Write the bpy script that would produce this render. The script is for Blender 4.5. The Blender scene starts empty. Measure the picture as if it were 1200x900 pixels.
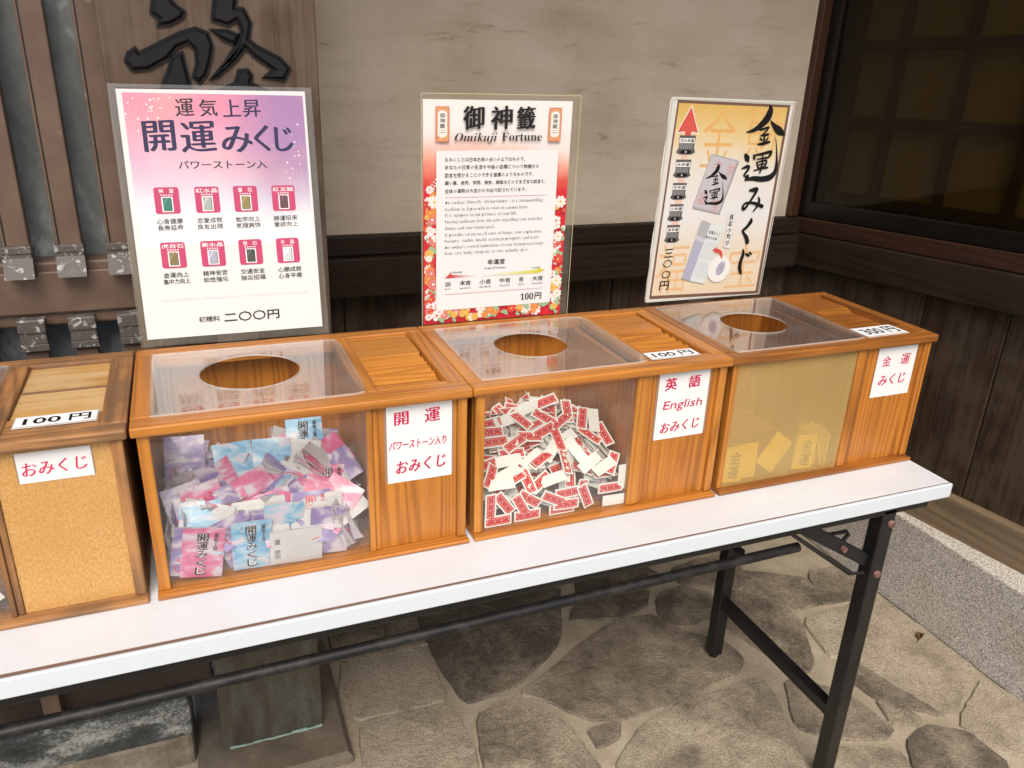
import bpy, bmesh, math, random
from mathutils import Vector, Matrix, Euler
random.seed(7)
sc = bpy.context.scene
COL = sc.collection
R_ = math.radians

# ------------------------------------------------------------------ camera, world, sun, exposure
cd = bpy.data.cameras.new('camera')
cam = bpy.data.objects.new('camera', cd); COL.objects.link(cam)
cam.location = (-1.23785, -0.89177, 1.38438)
cam.rotation_euler = (1.187903, -0.034204, -0.377536)
cd.sensor_width = 36.0; cd.lens = 28.3
cd.clip_start = 0.02; cd.clip_end = 3000
sc.camera = cam
w = bpy.data.worlds.new('World'); sc.world = w; w.use_nodes = True
nt = w.node_tree; nt.nodes.clear()
wo = nt.nodes.new('ShaderNodeOutputWorld'); bg = nt.nodes.new('ShaderNodeBackground'); sky = nt.nodes.new('ShaderNodeTexSky')
sky.sky_type = 'NISHITA'; sky.sun_disc = False
SUN_EL, SUN_AZ = R_(52), R_(198)          # azimuth clockwise from +Y: front left of the table
sky.sun_elevation = SUN_EL; sky.sun_rotation = SUN_AZ
sky.dust_density = 3.5; sky.air_density = 1.0; sky.ozone_density = 0.6
bg.inputs['Strength'].default_value = 0.13
nt.links.new(sky.outputs[0], bg.inputs[0]); nt.links.new(bg.outputs[0], wo.inputs[0])
sd = bpy.data.lights.new('sun', 'SUN'); sd.energy = 1.45; sd.angle = R_(40); sd.color = (1.0, 0.955, 0.88)
sun = bpy.data.objects.new('sun', sd); COL.objects.link(sun)
sdir = Vector((math.sin(SUN_AZ) * math.cos(SUN_EL), math.cos(SUN_AZ) * math.cos(SUN_EL), math.sin(SUN_EL)))
sun.rotation_euler = sdir.to_track_quat('Z', 'Y').to_euler(); sun.location = sdir * 20
vs = sc.view_settings
vs.view_transform = 'Standard'; vs.look = 'None'; vs.gamma = 1; vs.use_curve_mapping = False
vs.exposure = 0.86
cy = sc.cycles
cy.use_denoising = True; cy.max_bounces = 10; cy.diffuse_bounces = 5; cy.glossy_bounces = 4
cy.transparent_max_bounces = 32; cy.transmission_bounces = 6; cy.sample_clamp_indirect = 6
cy.caustics_reflective = False; cy.caustics_refractive = False

# ------------------------------------------------------------------ materials
class NT:
    def __init__(s, name):
        s.m = bpy.data.materials.new(name); s.m.use_nodes = True; s.t = s.m.node_tree; s.t.nodes.clear()
        s.out = s.n('ShaderNodeOutputMaterial')
    def n(s, typ, **k):
        q = s.t.nodes.new(typ)
        for a, b in k.items(): setattr(q, a, b)
        return q
    def set(s, sock, v):
        if isinstance(v, bpy.types.NodeSocket): s.t.links.new(v, sock)
        elif v is not None:
            if hasattr(sock.default_value, '__len__') and not hasattr(v, '__len__'): v = [v] * len(sock.default_value)
            if hasattr(v, '__len__') and len(sock.default_value) == 4 and len(v) == 3: v = list(v) + [1]
            sock.default_value = v
    def coord(s, kind='Object'): return s.n('ShaderNodeTexCoord').outputs[kind]
    def vm(s, op, a, b=None):
        q = s.n('ShaderNodeVectorMath', operation=op); s.set(q.inputs[0], a)
        if b is not None: s.set(q.inputs[1], b)
        return q.outputs[0]
    def mt(s, op, a, b=0.0, c=None, clamp=False):
        q = s.n('ShaderNodeMath', operation=op, use_clamp=clamp); s.set(q.inputs[0], a); s.set(q.inputs[1], b)
        if c is not None: s.set(q.inputs[2], c)
        return q.outputs[0]
    def noise(s, v, scale, detail=3, rough=0.5, dist=0.0, color=False):
        q = s.n('ShaderNodeTexNoise'); s.set(q.inputs['Vector'], v); q.inputs['Scale'].default_value = scale
        q.inputs['Detail'].default_value = detail; q.inputs['Roughness'].default_value = rough; q.inputs['Distortion'].default_value = dist
        return q.outputs[1] if color else q.outputs[0]
    def vor(s, v, scale, feat='F1', out=0):
        q = s.n('ShaderNodeTexVoronoi', feature=feat); s.set(q.inputs['Vector'], v); q.inputs['Scale'].default_value = scale
        return q.outputs[out]
    def ramp(s, f, stops, interp='LINEAR'):
        q = s.n('ShaderNodeValToRGB'); q.color_ramp.interpolation = interp; s.set(q.inputs[0], f)
        e = q.color_ramp.elements
        while len(e) < len(stops): e.new(0.5)
        for el, (p, c) in zip(e, stops):
            el.position = p; el.color = (c, c, c, 1) if not hasattr(c, '__len__') else (*c, 1)
        return q.outputs[0]
    def mix(s, f, a, b, mode='MIX'):
        q = s.n('ShaderNodeMix', data_type='RGBA', blend_type=mode); s.set(q.inputs[0], f); s.set(q.inputs[6], a); s.set(q.inputs[7], b)
        return q.outputs[2]
    def bump(s, h, dist=0.001, strength=1.0):
        q = s.n('ShaderNodeBump'); s.set(q.inputs['Height'], h); q.inputs['Distance'].default_value = dist; q.inputs['Strength'].default_value = strength
        return q.outputs[0]
    def pbr(s, col, rough=0.5, normal=None, metal=0.0, coat=0.0, spec=0.5):
        q = s.n('ShaderNodeBsdfPrincipled'); s.set(q.inputs['Base Color'], col); s.set(q.inputs['Roughness'], rough)
        s.set(q.inputs['Metallic'], metal); s.set(q.inputs['Coat Weight'], coat); q.inputs['Coat Roughness'].default_value = 0.12
        s.set(q.inputs['Specular IOR Level'], spec)
        if normal is not None: s.set(q.inputs['Normal'], normal)
        return q.outputs[0]
    def done(s, sh): s.t.links.new(sh, s.out.inputs[0]); return s.m
    def rnd(s): return s.n('ShaderNodeObjectInfo').outputs['Random']

_flat = {}
def flat(col, rough=0.6, spec=0.4):
    k = (tuple(col), rough, spec)
    if k not in _flat:
        q = NT('print'); _flat[k] = q.done(q.pbr(col, rough, spec=spec))
    return _flat[k]

def wood(name, light, dark, axis, rings=36.0, rough=0.38, grey=0.0, coat=0.15, greycol=(0.12, 0.095, 0.07), bump=0.0004, fine=1.0, scale=1.0, spec=0.5):
    q = NT(name)
    off = q.vm('SCALE', (3.1, 1.7, 5.3)); q.set(off.node.inputs[3], q.mt('MULTIPLY', q.rnd(), 7.0))
    sv = [1.0, 1.0, 1.0]; sv[axis] = 0.045
    p = q.vm('MULTIPLY', q.vm('ADD', q.coord(), off), sv)
    n1 = q.noise(p, 7.0 * scale, 2, 0.45)
    ring = q.mt('SINE', q.mt('MULTIPLY', n1, rings * 6.283))
    ring = q.mt('MULTIPLY_ADD', ring, 0.5, 0.5)
    sv2 = [1.0, 1.0, 1.0]; sv2[axis] = 0.02
    p2 = q.vm('MULTIPLY', q.vm('ADD', q.coord(), off), sv2)
    fib = q.noise(p2, 420 * scale, 3, 0.6)
    med = q.noise(p2, 60 * scale, 3, 0.6)
    f = q.mt('ADD', q.mt('MULTIPLY', q.mt('POWER', ring, 2.0), 0.50), q.mt('MULTIPLY', q.mt('SUBTRACT', med, 0.42), 1.0))
    f = q.mt('ADD', f, q.mt('MULTIPLY', q.mt('SUBTRACT', fib, 0.5), 0.7 * fine), clamp=True)
    mid = [(a + b) / 2 for a, b in zip(light, dark)]
    c = q.ramp(f, [(0.0, light), (0.45, mid), (0.95, dark)])
    patch = q.noise(q.vm('ADD', q.coord(), off), 9, 3, 0.6)
    c = q.mix(q.ramp(patch, [(0.3, 0.0), (0.75, 0.38)]), c, [x * 0.55 for x in light], 'MIX')
    c = q.mix(q.ramp(q.vor(q.vm('ADD', q.coord(), off), 42 * scale), [(0.035, 0.55), (0.06, 0.0)]), c, [x * 0.35 for x in dark])
    c = q.mix(q.ramp(q.noise(p2, 16 * scale, 2, 0.5), [(0.55, 0.0), (0.75, 0.35)]), c, [light[0] * 0.85, light[1] * 0.68, light[2] * 0.55])
    if grey > 0:
        g = q.mt('ADD', q.noise(p2, 90, 4, 0.7), q.mt('MULTIPLY', q.mt('SUBTRACT', patch, 0.5), 1.2))
        c = q.mix(q.mt('MULTIPLY', q.ramp(g, [(0.38, 0.0), (0.62, 1.0)]), grey), c, greycol)
    r = q.mt('MULTIPLY_ADD', fib, 0.25, rough - 0.1)
    return q.done(q.pbr(c, r, q.bump(f, bump, 0.6), coat=coat, spec=spec))

OL, OD = (0.500, 0.190, 0.028), (0.205, 0.060, 0.008)
W_ = [wood('varnished_wood_' + 'xyz'[a], OL, OD, a) for a in range(3)]
WL_ = [wood('pale_varnished_wood_' + 'xyz'[a], (0.53, 0.215, 0.034), (0.235, 0.073, 0.010), a) for a in range(3)]
WR_ = [wood('worn_reddish_wood_' + 'xyz'[a], (0.37, 0.132, 0.021), (0.13, 0.038, 0.007), a, grey=0.25, greycol=(0.10, 0.05, 0.02)) for a in range(3)]
WO_ = [wood('old_weathered_wood_' + 'xyz'[a], (0.40, 0.190, 0.066), (0.120, 0.045, 0.014), a, grey=0.7, rough=0.6, coat=0.0, greycol=(0.115, 0.066, 0.034), bump=0.0008) for a in range(3)]
WP_ = [wood('peeling_pale_board_' + 'xyz'[a], (0.52, 0.300, 0.095), (0.40, 0.19, 0.05), a, grey=0.55, rough=0.55, coat=0.05, greycol=(0.60, 0.44, 0.24), rings=5) for a in range(3)]
DW_ = [wood('dark_stained_wood_' + 'xyz'[a], (0.026, 0.015, 0.009), (0.008, 0.005, 0.003), a, rough=0.55, coat=0.0, grey=0.30, greycol=(0.038, 0.027, 0.019), scale=0.5, spec=0.2) for a in range(3)]
BW_ = [wood('weathered_dark_board_' + 'xyz'[a], (0.042, 0.026, 0.016), (0.014, 0.008, 0.005), a, rough=0.6, coat=0.0, grey=0.6, greycol=(0.075, 0.054, 0.037), scale=0.5, spec=0.2) for a in range(3)]
SW_ = [wood('grey_brown_sill_wood_' + 'xyz'[a], (0.20, 0.140, 0.078), (0.085, 0.055, 0.030), a, rough=0.65, coat=0.0, grey=0.4, greycol=(0.16, 0.12, 0.08), rings=16, scale=0.6, bump=0.001) for a in range(3)]
PW_ = [wood('weathered_plaque_wood_' + 'xyz'[a], (0.120, 0.080, 0.056), (0.046, 0.029, 0.020), a, rough=0.75, coat=0.0, grey=0.5, spec=0.2, greycol=(0.165, 0.125, 0.096), bump=0.0012, rings=8) for a in range(3)]

def mk_particle():
    q = NT('yellowed_board')
    co = q.coord()
    p = q.vm('MULTIPLY', co, (1, 1, 0.55))
    n = q.noise(p, 420, 4, 0.7); b = q.noise(co, 14, 4, 0.6)
    c = q.ramp(n, [(0.30, (0.36, 0.180, 0.050)), (0.55, (0.55, 0.315, 0.105)), (0.75, (0.63, 0.40, 0.16))])
    c = q.mix(q.ramp(b, [(0.4, 0.0), (0.7, 0.45)]), c, (0.46, 0.225, 0.05))
    return q.done(q.pbr(c, 0.5, q.bump(n, 0.0004), coat=0.05))
M_board = mk_particle()

def mk_acrylic(name, tint=(0.97, 0.97, 0.96), haze=0.05, hazecol=(0.8, 0.8, 0.8), rough=0.015, f0=1.0, stain=0.0):
    q = NT(name)
    tr = q.n('ShaderNodeBsdfTransparent'); q.set(tr.inputs[0], tint)
    gl = q.n('ShaderNodeBsdfGlossy'); q.set(gl.inputs['Color'], (1, 1, 1)); q.set(gl.inputs['Roughness'], rough)
    df = q.n('ShaderNodeBsdfDiffuse'); q.set(df.inputs[0], hazecol)
    ge = q.n('ShaderNodeNewGeometry'); dt = q.vm('DOT_PRODUCT', ge.outputs['Incoming'], ge.outputs['Normal']).node.outputs['Value']
    fre = q.mt('MULTIPLY_ADD', q.mt('POWER', q.mt('SUBTRACT', 1.0, q.mt('ABSOLUTE', dt)), 5.0), 0.96, 0.038)
    a = q.n('ShaderNodeMixShader'); h = haze
    if stain:
        nz = q.noise(q.coord(), 11, 5, 0.65)
        h = q.mt('MULTIPLY_ADD', q.ramp(nz, [(0.35, 0.0), (0.8, 1.0)]), stain, haze)
    q.set(a.inputs[0], h); q.t.links.new(tr.outputs[0], a.inputs[1]); q.t.links.new(df.outputs[0], a.inputs[2])
    b = q.n('ShaderNodeMixShader'); q.set(b.inputs[0], q.mt('MULTIPLY', fre, f0, clamp=True))
    q.t.links.new(a.outputs[0], b.inputs[1]); q.t.links.new(gl.outputs[0], b.inputs[2])
    return q.done(b.outputs[0])
M_acr = mk_acrylic('clear_acrylic', haze=0.012, stain=0.03)
M_acrtop = mk_acrylic('scuffed_clear_acrylic', haze=0.03, stain=0.07, f0=1.2)
M_acredge = mk_acrylic('acrylic_edge', haze=0.40, hazecol=(0.85, 0.80, 0.74))
M_yel = mk_acrylic('yellowed_acrylic', tint=(0.97, 0.92, 0.70), haze=0.30, hazecol=(0.64, 0.47, 0.21), rough=0.12, stain=0.08, f0=0.7)
M_film = mk_acrylic('laminate_film', tint=(0.99, 0.99, 0.985), haze=0.004, hazecol=(0.75, 0.73, 0.68), rough=0.08, stain=0.012, f0=0.45)
M_filmborder = mk_acrylic('laminate_border', tint=(0.93, 0.91, 0.84), haze=0.09, hazecol=(0.50, 0.46, 0.38), rough=0.15, stain=0.08)

def mk_plaster():
    q = NT('stained_plaster'); co = q.coord()
    st = q.noise(q.vm('MULTIPLY', co, (1.0, 1, 7.0)), 3.2, 6, 0.62, 0.4)
    cl = q.noise(co, 2.2, 5, 0.6); sp = q.noise(q.vm('MULTIPLY', co, (1, 1, 3.0)), 26, 5, 0.7)
    c = q.ramp(cl, [(0.28, (0.430, 0.342, 0.245)), (0.52, (0.550, 0.462, 0.360)), (0.75, (0.600, 0.525, 0.435))])
    c = q.mix(q.ramp(st, [(0.50, 0.0), (0.80, 0.30)]), c, (0.300, 0.225, 0.150))
    sc_ = q.noise(q.vm('MULTIPLY', q.vm('ADD', co, (0, 0, 0.37)), (1.0, 1, 5.0)), 9, 6, 0.75, 0.8)
    big = q.noise(q.vm('MULTIPLY', q.vm('ADD', co, (1.3, 0, 0.2)), (1, 1, 2.0)), 2.6, 3, 0.55)
    c = q.mix(q.ramp(big, [(0.50, 0.0), (0.72, 0.5)]), c, (0.330, 0.240, 0.155))
    c = q.mix(q.mt('MULTIPLY', q.ramp(big, [(0.45, 0.15), (0.62, 1.0)]), q.ramp(sc_, [(0.57, 0.0), (0.67, 0.7)])), c, (0.200, 0.135, 0.085))
    c = q.mix(q.ramp(sp, [(0.62, 0.0), (0.80, 0.30)]), c, (0.55, 0.50, 0.44))
    h = q.mt('ADD', q.mt('MULTIPLY', st, 0.6), q.mt('MULTIPLY', sp, 0.5))
    return q.done(q.pbr(c, 0.8, q.bump(h, 0.005, 0.5), spec=0.2))
M_plaster = mk_plaster()

def mk_stone():
    q = NT('flagstone'); co = q.coord()
    at = q.n('ShaderNodeAttribute', attribute_name='tone').outputs['Fac']
    a = q.noise(co, 7, 6, 0.65, 0.3); b = q.noise(co, 70, 5, 0.7); g = q.noise(co, 330, 2, 0.6)
    f = q.mt('ADD', q.mt('MULTIPLY', a, 0.75), q.mt('MULTIPLY', b, 0.25))
    f = q.mt('ADD', f, q.mt('MULTIPLY', q.mt('SUBTRACT', at, 0.5), 0.36))
    c = q.ramp(f, [(0.34, (0.120, 0.098, 0.074)), (0.45, (0.250, 0.206, 0.150)), (0.56, (0.390, 0.325, 0.235)), (0.72, (0.50, 0.43, 0.32))])
    c = q.mix(q.ramp(g, [(0.35, 0.55), (0.58, 0.0)]), c, (0.05, 0.04, 0.03))
    c = q.mix(q.ramp(g, [(0.60, 0.0), (0.78, 0.35)]), c, (0.40, 0.33, 0.24))
    h = q.mt('ADD', q.mt('MULTIPLY', b, 0.8), q.mt('MULTIPLY', g, 0.35))
    return q.done(q.pbr(c, 0.8, q.bump(h, 0.008, 0.9), spec=0.15))
M_stone = mk_stone()
def mk_mortar():
    q = NT('sandy_mortar'); co = q.coord()
    a = q.noise(co, 9, 5, 0.6); g = q.noise(co, 380, 2, 0.7); v = q.noise(co, 120, 3, 0.7)
    c = q.ramp(a, [(0.3, (0.31, 0.255, 0.18)), (0.6, (0.45, 0.385, 0.28)), (0.8, (0.56, 0.50, 0.395))])
    c = q.mix(q.ramp(g, [(0.4, 0.5), (0.55, 0.0)]), c, (0.12, 0.095, 0.065))
    c = q.mix(q.ramp(v, [(0.58, 0.0), (0.72, 0.5)]), c, (0.50, 0.45, 0.36))
    return q.done(q.pbr(c, 0.85, q.bump(q.mt('ADD', g, v), 0.003, 0.7), spec=0.2))
M_mortar = mk_mortar()
def mk_granite():
    q = NT('speckled_granite'); co = q.coord()
    v = q.vor(co, 480, out=1); g = q.noise(co, 420, 2, 0.6)
    s = q.n('ShaderNodeSeparateColor'); q.set(s.inputs[0], v)
    c = q.ramp(q.mt('MULTIPLY_ADD', g, 0.5, q.mt('MULTIPLY', s.outputs[0], 0.6)), [(0.28, (0.15, 0.135, 0.11)), (0.46, (0.40, 0.365, 0.31)), (0.60, (0.58, 0.54, 0.47)), (0.85, (0.70, 0.66, 0.60))])
    st = q.noise(co, 5, 4, 0.6)
    c = q.mix(q.ramp(st, [(0.45, 0.0), (0.8, 0.35)]), c, (0.28, 0.22, 0.14))
    return q.done(q.pbr(c, 0.7, q.bump(s.outputs[0], 0.0015, 0.6), spec=0.3))
M_granite = mk_granite()
def mk_rough(name, c0, c1, c2, scale=8, rough=0.8, bump=0.004, metal=0.0, stretch=(1, 1, 1), lo=0.32, hi=0.68, fine=160):
    q = NT(name); co = q.vm('MULTIPLY', q.coord(), stretch)
    a = q.noise(co, scale, 6, 0.65, 0.3); g = q.noise(q.coord(), fine, 3, 0.65)
    f = q.mt('ADD', q.mt('MULTIPLY', a, 0.75), q.mt('MULTIPLY', g, 0.25))
    c = q.ramp(f, [(lo, c0), ((lo + hi) / 2, c1), (hi, c2)])
    return q.done(q.pbr(c, rough, q.bump(f, bump, 0.7), metal=metal, spec=0.35))
M_basestone = mk_rough('brown_base_stone', (0.075, 0.058, 0.040), (0.135, 0.108, 0.076), (0.20, 0.165, 0.12))
M_roughstone = mk_rough('rough_sill_stone', (0.10, 0.08, 0.055), (0.20, 0.165, 0.12), (0.33, 0.29, 0.22), 14, bump=0.01)
M_copper = mk_rough('aged_copper', (0.045, 0.036, 0.026), (0.080, 0.068, 0.050), (0.110, 0.125, 0.108), 9, 0.5, 0.0008, 0.25, (2.5, 1, 0.7))
M_coppersill = mk_rough('corroded_copper_sill', (0.035, 0.038, 0.038), (0.075, 0.080, 0.076), (0.36, 0.37, 0.33), 8, 0.65, 0.002, 0.0, (1, 1, 2.2), 0.40, 0.60)
M_verdigris = mk_rough('pale_verdigris', (0.13, 0.20, 0.165), (0.26, 0.37, 0.31), (0.42, 0.50, 0.43), 40, 0.8, 0.002)
def mk_bronze():
    q = NT('brown_painted_metal'); co = q.coord()
    a = q.noise(co, 12, 4, 0.6); v = q.vor(co, 26)
    dots = q.ramp(v, [(0.10, 1.0), (0.16, 0.0)])
    ring = q.mt('MULTIPLY', dots, q.ramp(q.noise(co, 17, 1), [(0.52, 0.0), (0.60, 0.5)]))
    c = q.ramp(a, [(0.35, (0.108, 0.066, 0.046)), (0.65, (0.150, 0.096, 0.068))])
    c = q.mix(ring, c, (0.24, 0.18, 0.14))
    return q.done(q.pbr(c, 0.45, spec=0.4))
M_bronze = mk_bronze()
def mk_peel():
    q = NT('dark_shoe_with_peeling_white'); co = q.coord()
    n = q.noise(q.vm('ADD', co, (0, 0, 0.2)), 75, 5, 0.7, 0.5)
    c = q.mix(q.ramp(n, [(0.56, 0.0), (0.60, 1.0)], 'LINEAR'), (0.085, 0.070, 0.060), (0.36, 0.345, 0.33))
    return q.done(q.pbr(c, 0.5, q.bump(n, 0.001)))
M_peel = mk_peel()
def mk_latglass():
    q = NT('grey_glass_painted_reflections'); co = q.coord()
    a = q.noise(q.vm('MULTIPLY', co, (1.6, 1, 1)), 9, 5, 0.65, 0.8)
    c = q.ramp(a, [(0.35, (0.100, 0.112, 0.116)), (0.56, (0.175, 0.195, 0.197)), (0.76, (0.46, 0.49, 0.48))])  # pale blotches are outdoor reflections painted into the glass colour
    return q.done(q.pbr(c, 0.28, spec=0.6))
M_latglass = mk_latglass()
def mk_melamine():
    q = NT('white_melamine'); co = q.coord()
    a = q.noise(co, 5, 4, 0.6); s = q.noise(q.vm('MULTIPLY', co, (0.3, 3, 1)), 40, 4, 0.7); d = q.vor(co, 38)
    c = q.ramp(a, [(0.3, (0.555, 0.570, 0.585)), (0.7, (0.625, 0.645, 0.670))])
    c = q.mix(q.ramp(s, [(0.58, 0.0), (0.8, 0.35)]), c, (0.48, 0.47, 0.45))
    c = q.mix(q.ramp(d, [(0.03, 0.6), (0.045, 0.0)]), c, (0.30, 0.26, 0.22))
    return q.done(q.pbr(c, 0.32, spec=0.4))
M_white = mk_melamine()
M_whiteedge = flat((0.57, 0.62, 0.65), 0.35)
M_trimbrown = flat((0.17, 0.10, 0.07), 0.6)
def mk_black():
    q = NT('chipped_black_enamel'); co = q.coord()
    n = q.noise(co, 90, 4, 0.7); d = q.noise(co, 14, 4, 0.6)
    c = q.mix(q.ramp(n, [(0.70, 0.0), (0.76, 0.7)]), (0.0075, 0.0075, 0.008), (0.10, 0.07, 0.05))
    c = q.mix(q.ramp(d, [(0.45, 0.0), (0.8, 0.5)]), c, (0.03, 0.027, 0.023))
    return q.done(q.pbr(c, 0.33, spec=0.5))
M_black = mk_black()
M_pipe = mk_rough('worn_dark_pipe', (0.006, 0.006, 0.007), (0.011, 0.011, 0.011), (0.040, 0.036, 0.032), 30, 0.5, 0.0004, 0.1)
M_rust = mk_rough('rusty_bolt', (0.07, 0.032, 0.022), (0.15, 0.075, 0.055), (0.24, 0.14, 0.11), 80, 0.6, 0.0005)
M_lacquer = flat((0.009, 0.009, 0.010), 0.42, 0.22)
M_paper = flat((0.70, 0.70, 0.69), 0.55)
M_ink = flat((0.004, 0.003, 0.004), 0.6, 0.2)
M_red = flat((0.50, 0.008, 0.065), 0.6, 0.2)
M_frameblack = flat((0.006, 0.005, 0.004), 0.3)
# ------------------------------------------------------------------ mesh building
_box = {}
def _bevel_box(dx, dy, dz, b):
    k = (round(dx, 5), round(dy, 5), round(dz, 5), b)
    if k not in _box:
        bm = bmesh.new(); bmesh.ops.create_cube(bm, size=1.0)
        for v in bm.verts: v.co = Vector((v.co.x * dx, v.co.y * dy, v.co.z * dz))
        if b > 0: bmesh.ops.bevel(bm, geom=list(bm.edges), offset=min(b, min(dx, dy, dz) * 0.45), segments=2, profile=0.5, affect='EDGES')
        bm.verts.index_update()
        _box[k] = ([v.co.copy() for v in bm.verts], [[v.index for v in f.verts] for f in bm.faces]); bm.free()
    return _box[k]
_txt = {}
def glyphs(body, bold, res):
    k = (body, bold, res)
    if k not in _txt:
        c = bpy.data.curves.new('text', 'FONT'); c.body = body; c.resolution_u = res; c.offset = bold
        o = bpy.data.objects.new('text', c); COL.objects.link(o)
        bpy.context.view_layer.update()
        m = bpy.data.meshes.new_from_object(o.evaluated_get(bpy.context.evaluated_depsgraph_get()))
        _txt[k] = ([v.co.copy() for v in m.vertices], [list(p.vertices) for p in m.polygons])
        bpy.data.objects.remove(o); bpy.data.curves.remove(c); bpy.data.meshes.remove(m)
    return _txt[k]
class MB:
    def __init__(s, M=None): s.v = []; s.f = []; s.m = []; s.M = M or Matrix(); s.lay = 0.0; s.sm = []; s.at = []
    def add(s, vs, fs, mat, smooth=False, tone=0.5):
        o = len(s.v); s.v += [s.M @ Vector(p) for p in vs]
        for f in fs: s.f.append([i + o for i in f]); s.m.append(mat); s.sm.append(smooth); s.at.append(tone)
    def box(s, x0, x1, y0, y1, z0, z1, mat, b=0.0012):
        vs, fs = _bevel_box(x1 - x0, y1 - y0, z1 - z0, b)
        c = Vector(((x0 + x1) / 2, (y0 + y1) / 2, (z0 + z1) / 2)); s.add([p + c for p in vs], fs, mat)
        return s
    def bar(s, a, b, wx, wy, mat, up=(0, 0, 1), bev=0.0012):
        a, b = Vector(a), Vector(b); d = (b - a); L = d.length; z = d.normalized(); x = z.cross(Vector(up))
        if x.length < 1e-5: x = Vector((1, 0, 0))
        x.normalize(); y = z.cross(x); M = Matrix((x, y, z)).transposed()
        vs, fs = _bevel_box(wx, wy, L, bev); c = (a + b) / 2
        s.add([M @ p + c for p in vs], fs, mat); return s
    def tube(s, pts, r, mat, n=14, cap=True):
        pts = [Vector(p) for p in pts]; vs = []; fs = []; px = None
        for i, p in enumerate(pts):
            d = (pts[min(i + 1, len(pts) - 1)] - pts[max(i - 1, 0)]).normalized()
            x = d.cross(Vector((0, 0, 1))) if px is None else (px - d * px.dot(d))
            if x.length < 1e-4: x = d.cross(Vector((0, 1, 0)))
            x.normalize(); px = x; y = d.cross(x); rr = r[i] if hasattr(r, '__len__') else r
            vs += [p + (x * math.cos(6.28318 * k / n) + y * math.sin(6.28318 * k / n)) * rr for k in range(n)]
        for i in range(len(pts) - 1):
            for k in range(n): fs.append([i * n + k, i * n + (k + 1) % n, (i + 1) * n + (k + 1) % n, (i + 1) * n + k])
        s.add(vs, fs, mat, True)
        if cap: s.add(vs[:n], [list(range(n))[::-1]], mat); s.add(vs[-n:], [list(range(n))], mat)
        return s
    def prism(s, poly, z0, z1, mat, tone=0.5, inset=0.0):
        """polygon in local xy extruded along local z, the top edge drawn in by inset"""
        n = len(poly); ar = sum(poly[i][0] * poly[(i + 1) % n][1] - poly[(i + 1) % n][0] * poly[i][1] for i in range(n))
        if ar < 0: poly = poly[::-1]
        top = poly
        if inset:
            top = []
            for i in range(n):
                p = Vector(poly[i]); a = (p - Vector(poly[i - 1])).normalized(); b = (Vector(poly[(i + 1) % n]) - p).normalized()
                na = Vector((-a.y, a.x)); nb = Vector((-b.y, b.x)); m = na + nb
                m = m / max(m.length_squared / 2, 0.6) if m.length > 1e-6 else na
                top.append(tuple(p + m * inset))
        vs = [(x, y, z0) for x, y in poly] + [(x, y, z1) for x, y in top]
        fs = [list(range(n, 2 * n)), list(range(n))[::-1]] + [[i, (i + 1) % n, n + (i + 1) % n, n + i] for i in range(n)]
        s.add(vs, fs, mat, False, tone); return s
    # flat print in the local xy plane: each call lies a hair above the one before
    def up(s): s.lay += 0.00004; return s.lay
    def poly(s, pts, mat, z=None):
        z = s.up() if z is None else z; n = len(pts)
        ar = sum(pts[i][0] * pts[(i + 1) % n][1] - pts[(i + 1) % n][0] * pts[i][1] for i in range(n))
        if ar < 0: pts = pts[::-1]
        s.add([(x, y, z) for x, y in pts], [list(range(n))], mat); return s
    def rect(s, x0, y0, x1, y1, mat, z=None): return s.poly([(x0, y0), (x1, y0), (x1, y1), (x0, y1)], mat, z)
    def rrect(s, x0, y0, x1, y1, r, mat):
        p = []
        for cx, cy_, a in ((x1 - r, y1 - r, 0), (x0 + r, y1 - r, 90), (x0 + r, y0 + r, 180), (x1 - r, y0 + r, 270)):
            p += [(cx + r * math.cos(R_(a + t)), cy_ + r * math.sin(R_(a + t))) for t in (0, 30, 60, 90)]
        return s.poly(p, mat)
    def disc(s, cx, cy_, r, mat, n=14, ry=None, rot=0.0):
        ry = ry or r
        P = [(r * math.cos(6.28318 * k / n), ry * math.sin(6.28318 * k / n)) for k in range(n)]
        return s.poly([(cx + x * math.cos(rot) - y * math.sin(rot), cy_ + x * math.sin(rot) + y * math.cos(rot)) for x, y in P], mat)
    def text(s, body, x0, y0, x1, y1, mat, bold=0.0, nib=None, slant=0.0, rise=0.0, res=2, rot=0, keep=False):
        vs, fs = glyphs(body, bold, res)
        if not vs: return s
        ax, bx = min(p.x for p in vs), max(p.x for p in vs); ay, by = min(p.y for p in vs), max(p.y for p in vs)
        W, H = max(bx - ax, 1e-6), max(by - ay, 1e-6)
        P = []
        for p in vs:
            u, v = (p.x - ax) / W, (p.y - ay) / H
            if rot == 90: u, v = 1 - v, u
            x = x0 + u * (x1 - x0); y = y0 + v * (y1 - y0)
            x += slant * (y - y0); y += rise * (x - x0)
            P.append((x, y))
        em = (y1 - y0) / H if not rot else (x1 - x0) / H
        for dx, dy in ([(0, 0)] if not nib else [(0, 0), (nib[0] * em, nib[1] * em)] if len(nib) < 3 else [(nib[0] * em * t, nib[1] * em * t) for t in (-1, -0.33, 0.33, 1)]):
            z = s.up(); s.add([(x + dx, y + dy, z) for x, y in P], fs, mat)
        return s
    def vtext(s, body, x0, y0, x1, y1, mat, **k):
        """characters one below the other"""
        n = len(body); h = (y1 - y0) / n
        for i, ch in enumerate(body):
            g = h * 0.06; s.text(ch, x0, y1 - (i + 1) * h + g, x1, y1 - i * h - g, mat, **k)
        return s
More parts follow.
